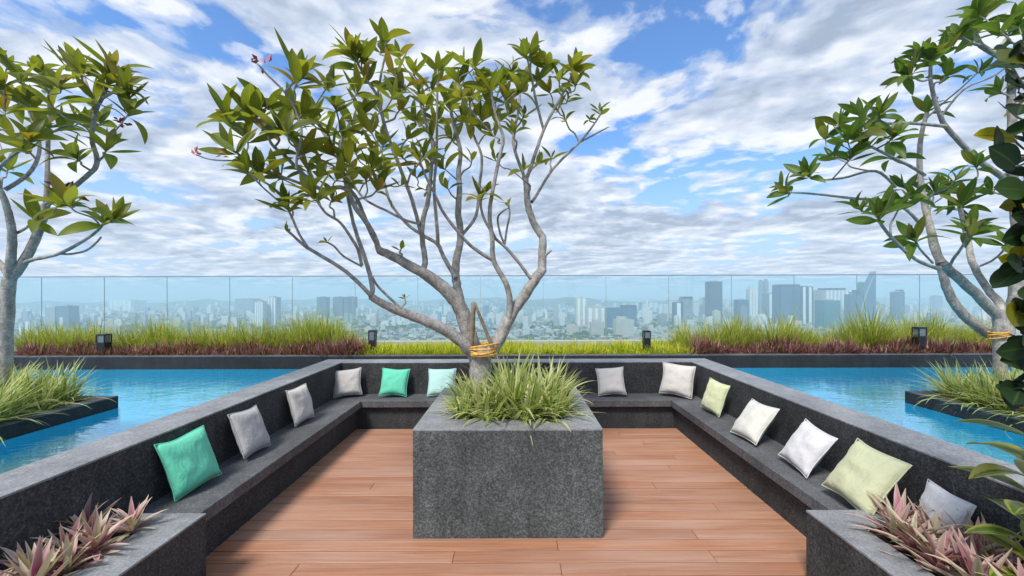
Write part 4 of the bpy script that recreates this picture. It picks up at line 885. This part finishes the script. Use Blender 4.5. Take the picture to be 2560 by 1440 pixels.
for (a, b_, ra_) in (((1176, 885), (1184, 757), .030), ((1232, 872), (1187, 758), .017)):
    p0, p1 = P(*a, 4.0), P(*b_, 3.92); pts = [p0.lerp(p1, t / 6) for t in range(7)]; link('pole', tube_mesh([(pts, [ra_ * (1 + .06 * math.sin(k * 2.1)) * (1 - .04 * k) for k in range(7)])], 8, 'pole'), M['stake'], st)

# dark shrub at the right edge
sh = empty('dark_shrub', (2.20, 1.74, ZR)); tag(sh, 'dark thick-leaved shrub at the right edge of the picture', 'shrub')
ow = lambda t: max(.05, math.sin(math.pi * min(1, .06 + .94 * t ** 1.15) ** 1.0) ** .62)
dm = [leaf_mesh('leaf', 1.0, .62, ow, c, .2, M['leaf_dark'], 7) for c in (.1, .4, -.2)]
stem = catmull([Vector((2.20, 1.74, ZR)), Vector((2.22, 1.75, 1.0)), Vector((2.17, 1.74, 1.7)), Vector((2.16, 1.76, 2.3)), Vector((2.13, 1.75, 2.85))], 5)
link('stem', tube_mesh([(stem, [.016 - .009 * i / len(stem) for i in range(len(stem))])], 8, 'stem'), M['stake'], sh)
r = random.Random(9)
for k in range(96):
    py = 130 + 900 * r.random(); px = 2600 - abs(r.gauss(0, 1)) * 48 if k % 3 else 2575 + r.uniform(-60, 40)
    px = max(px, 2498 + 12 * math.sin(k * 1.7)); ln = r.uniform(.09, .17)
    c = P(px, py, r.uniform(1.60, 1.82)); b_ = min(stem, key=lambda q: (q - c).length + .3 * max(0, q.z - c.z))
    d = c - b_; d = Vector((d.x - .06, d.y - .03, d.z * .6)) + Vector((r.gauss(0, .07), r.gauss(0, .07), r.gauss(.0, .12))); d.normalize()
    up = Vector((r.gauss(0, .8), r.uniform(-1.3, .1), r.uniform(-.2, 1.0)))
    put_leaf('leaf', r.choice(dm), frame_mat(c - d * ln * .5, d, up, ln), sh)
    tw = [b_, b_.lerp(c - d * ln * .5, .6) + Vector((0, 0, -.01)), c - d * ln * .47]
    link('twig', tube_mesh([(catmull(tw, 3), [.004] * 7)], 5, 'twig'), M['stake'], sh)
bl = empty('broad_leaf_plant', (2.36, 1.95, ZR)); tag(bl, 'broad green and yellow leaves below the dark shrub at right', 'plant')
bw = lambda t: max(.04, math.sin(math.pi * min(1, .05 + .95 * t)) ** .9)
bm_ = [leaf_mesh('leaf', 1.0, .46, bw, c, .3, M['leaf_croton'], 8) for c in (.5, .9)]
cst = catmull([Vector((2.36, 1.95, ZR)), Vector((2.37, 1.96, .85)), Vector((2.36, 1.94, 1.22))], 6); link('stem', tube_mesh([(cst, [.012] * len(cst))], 7, 'stem'), M['stake'], bl)
for k in range(20):
    f = k / 19; q = cst[int(2 + f * (len(cst) - 3))]; az = k * 2.4 + 3.3; d = Vector((math.cos(az), math.sin(az), .35)); put_leaf('leaf', bm_[k % 2], frame_mat(q, d, Vector((0, 0, 1)), r.uniform(.22, .30)), bl)
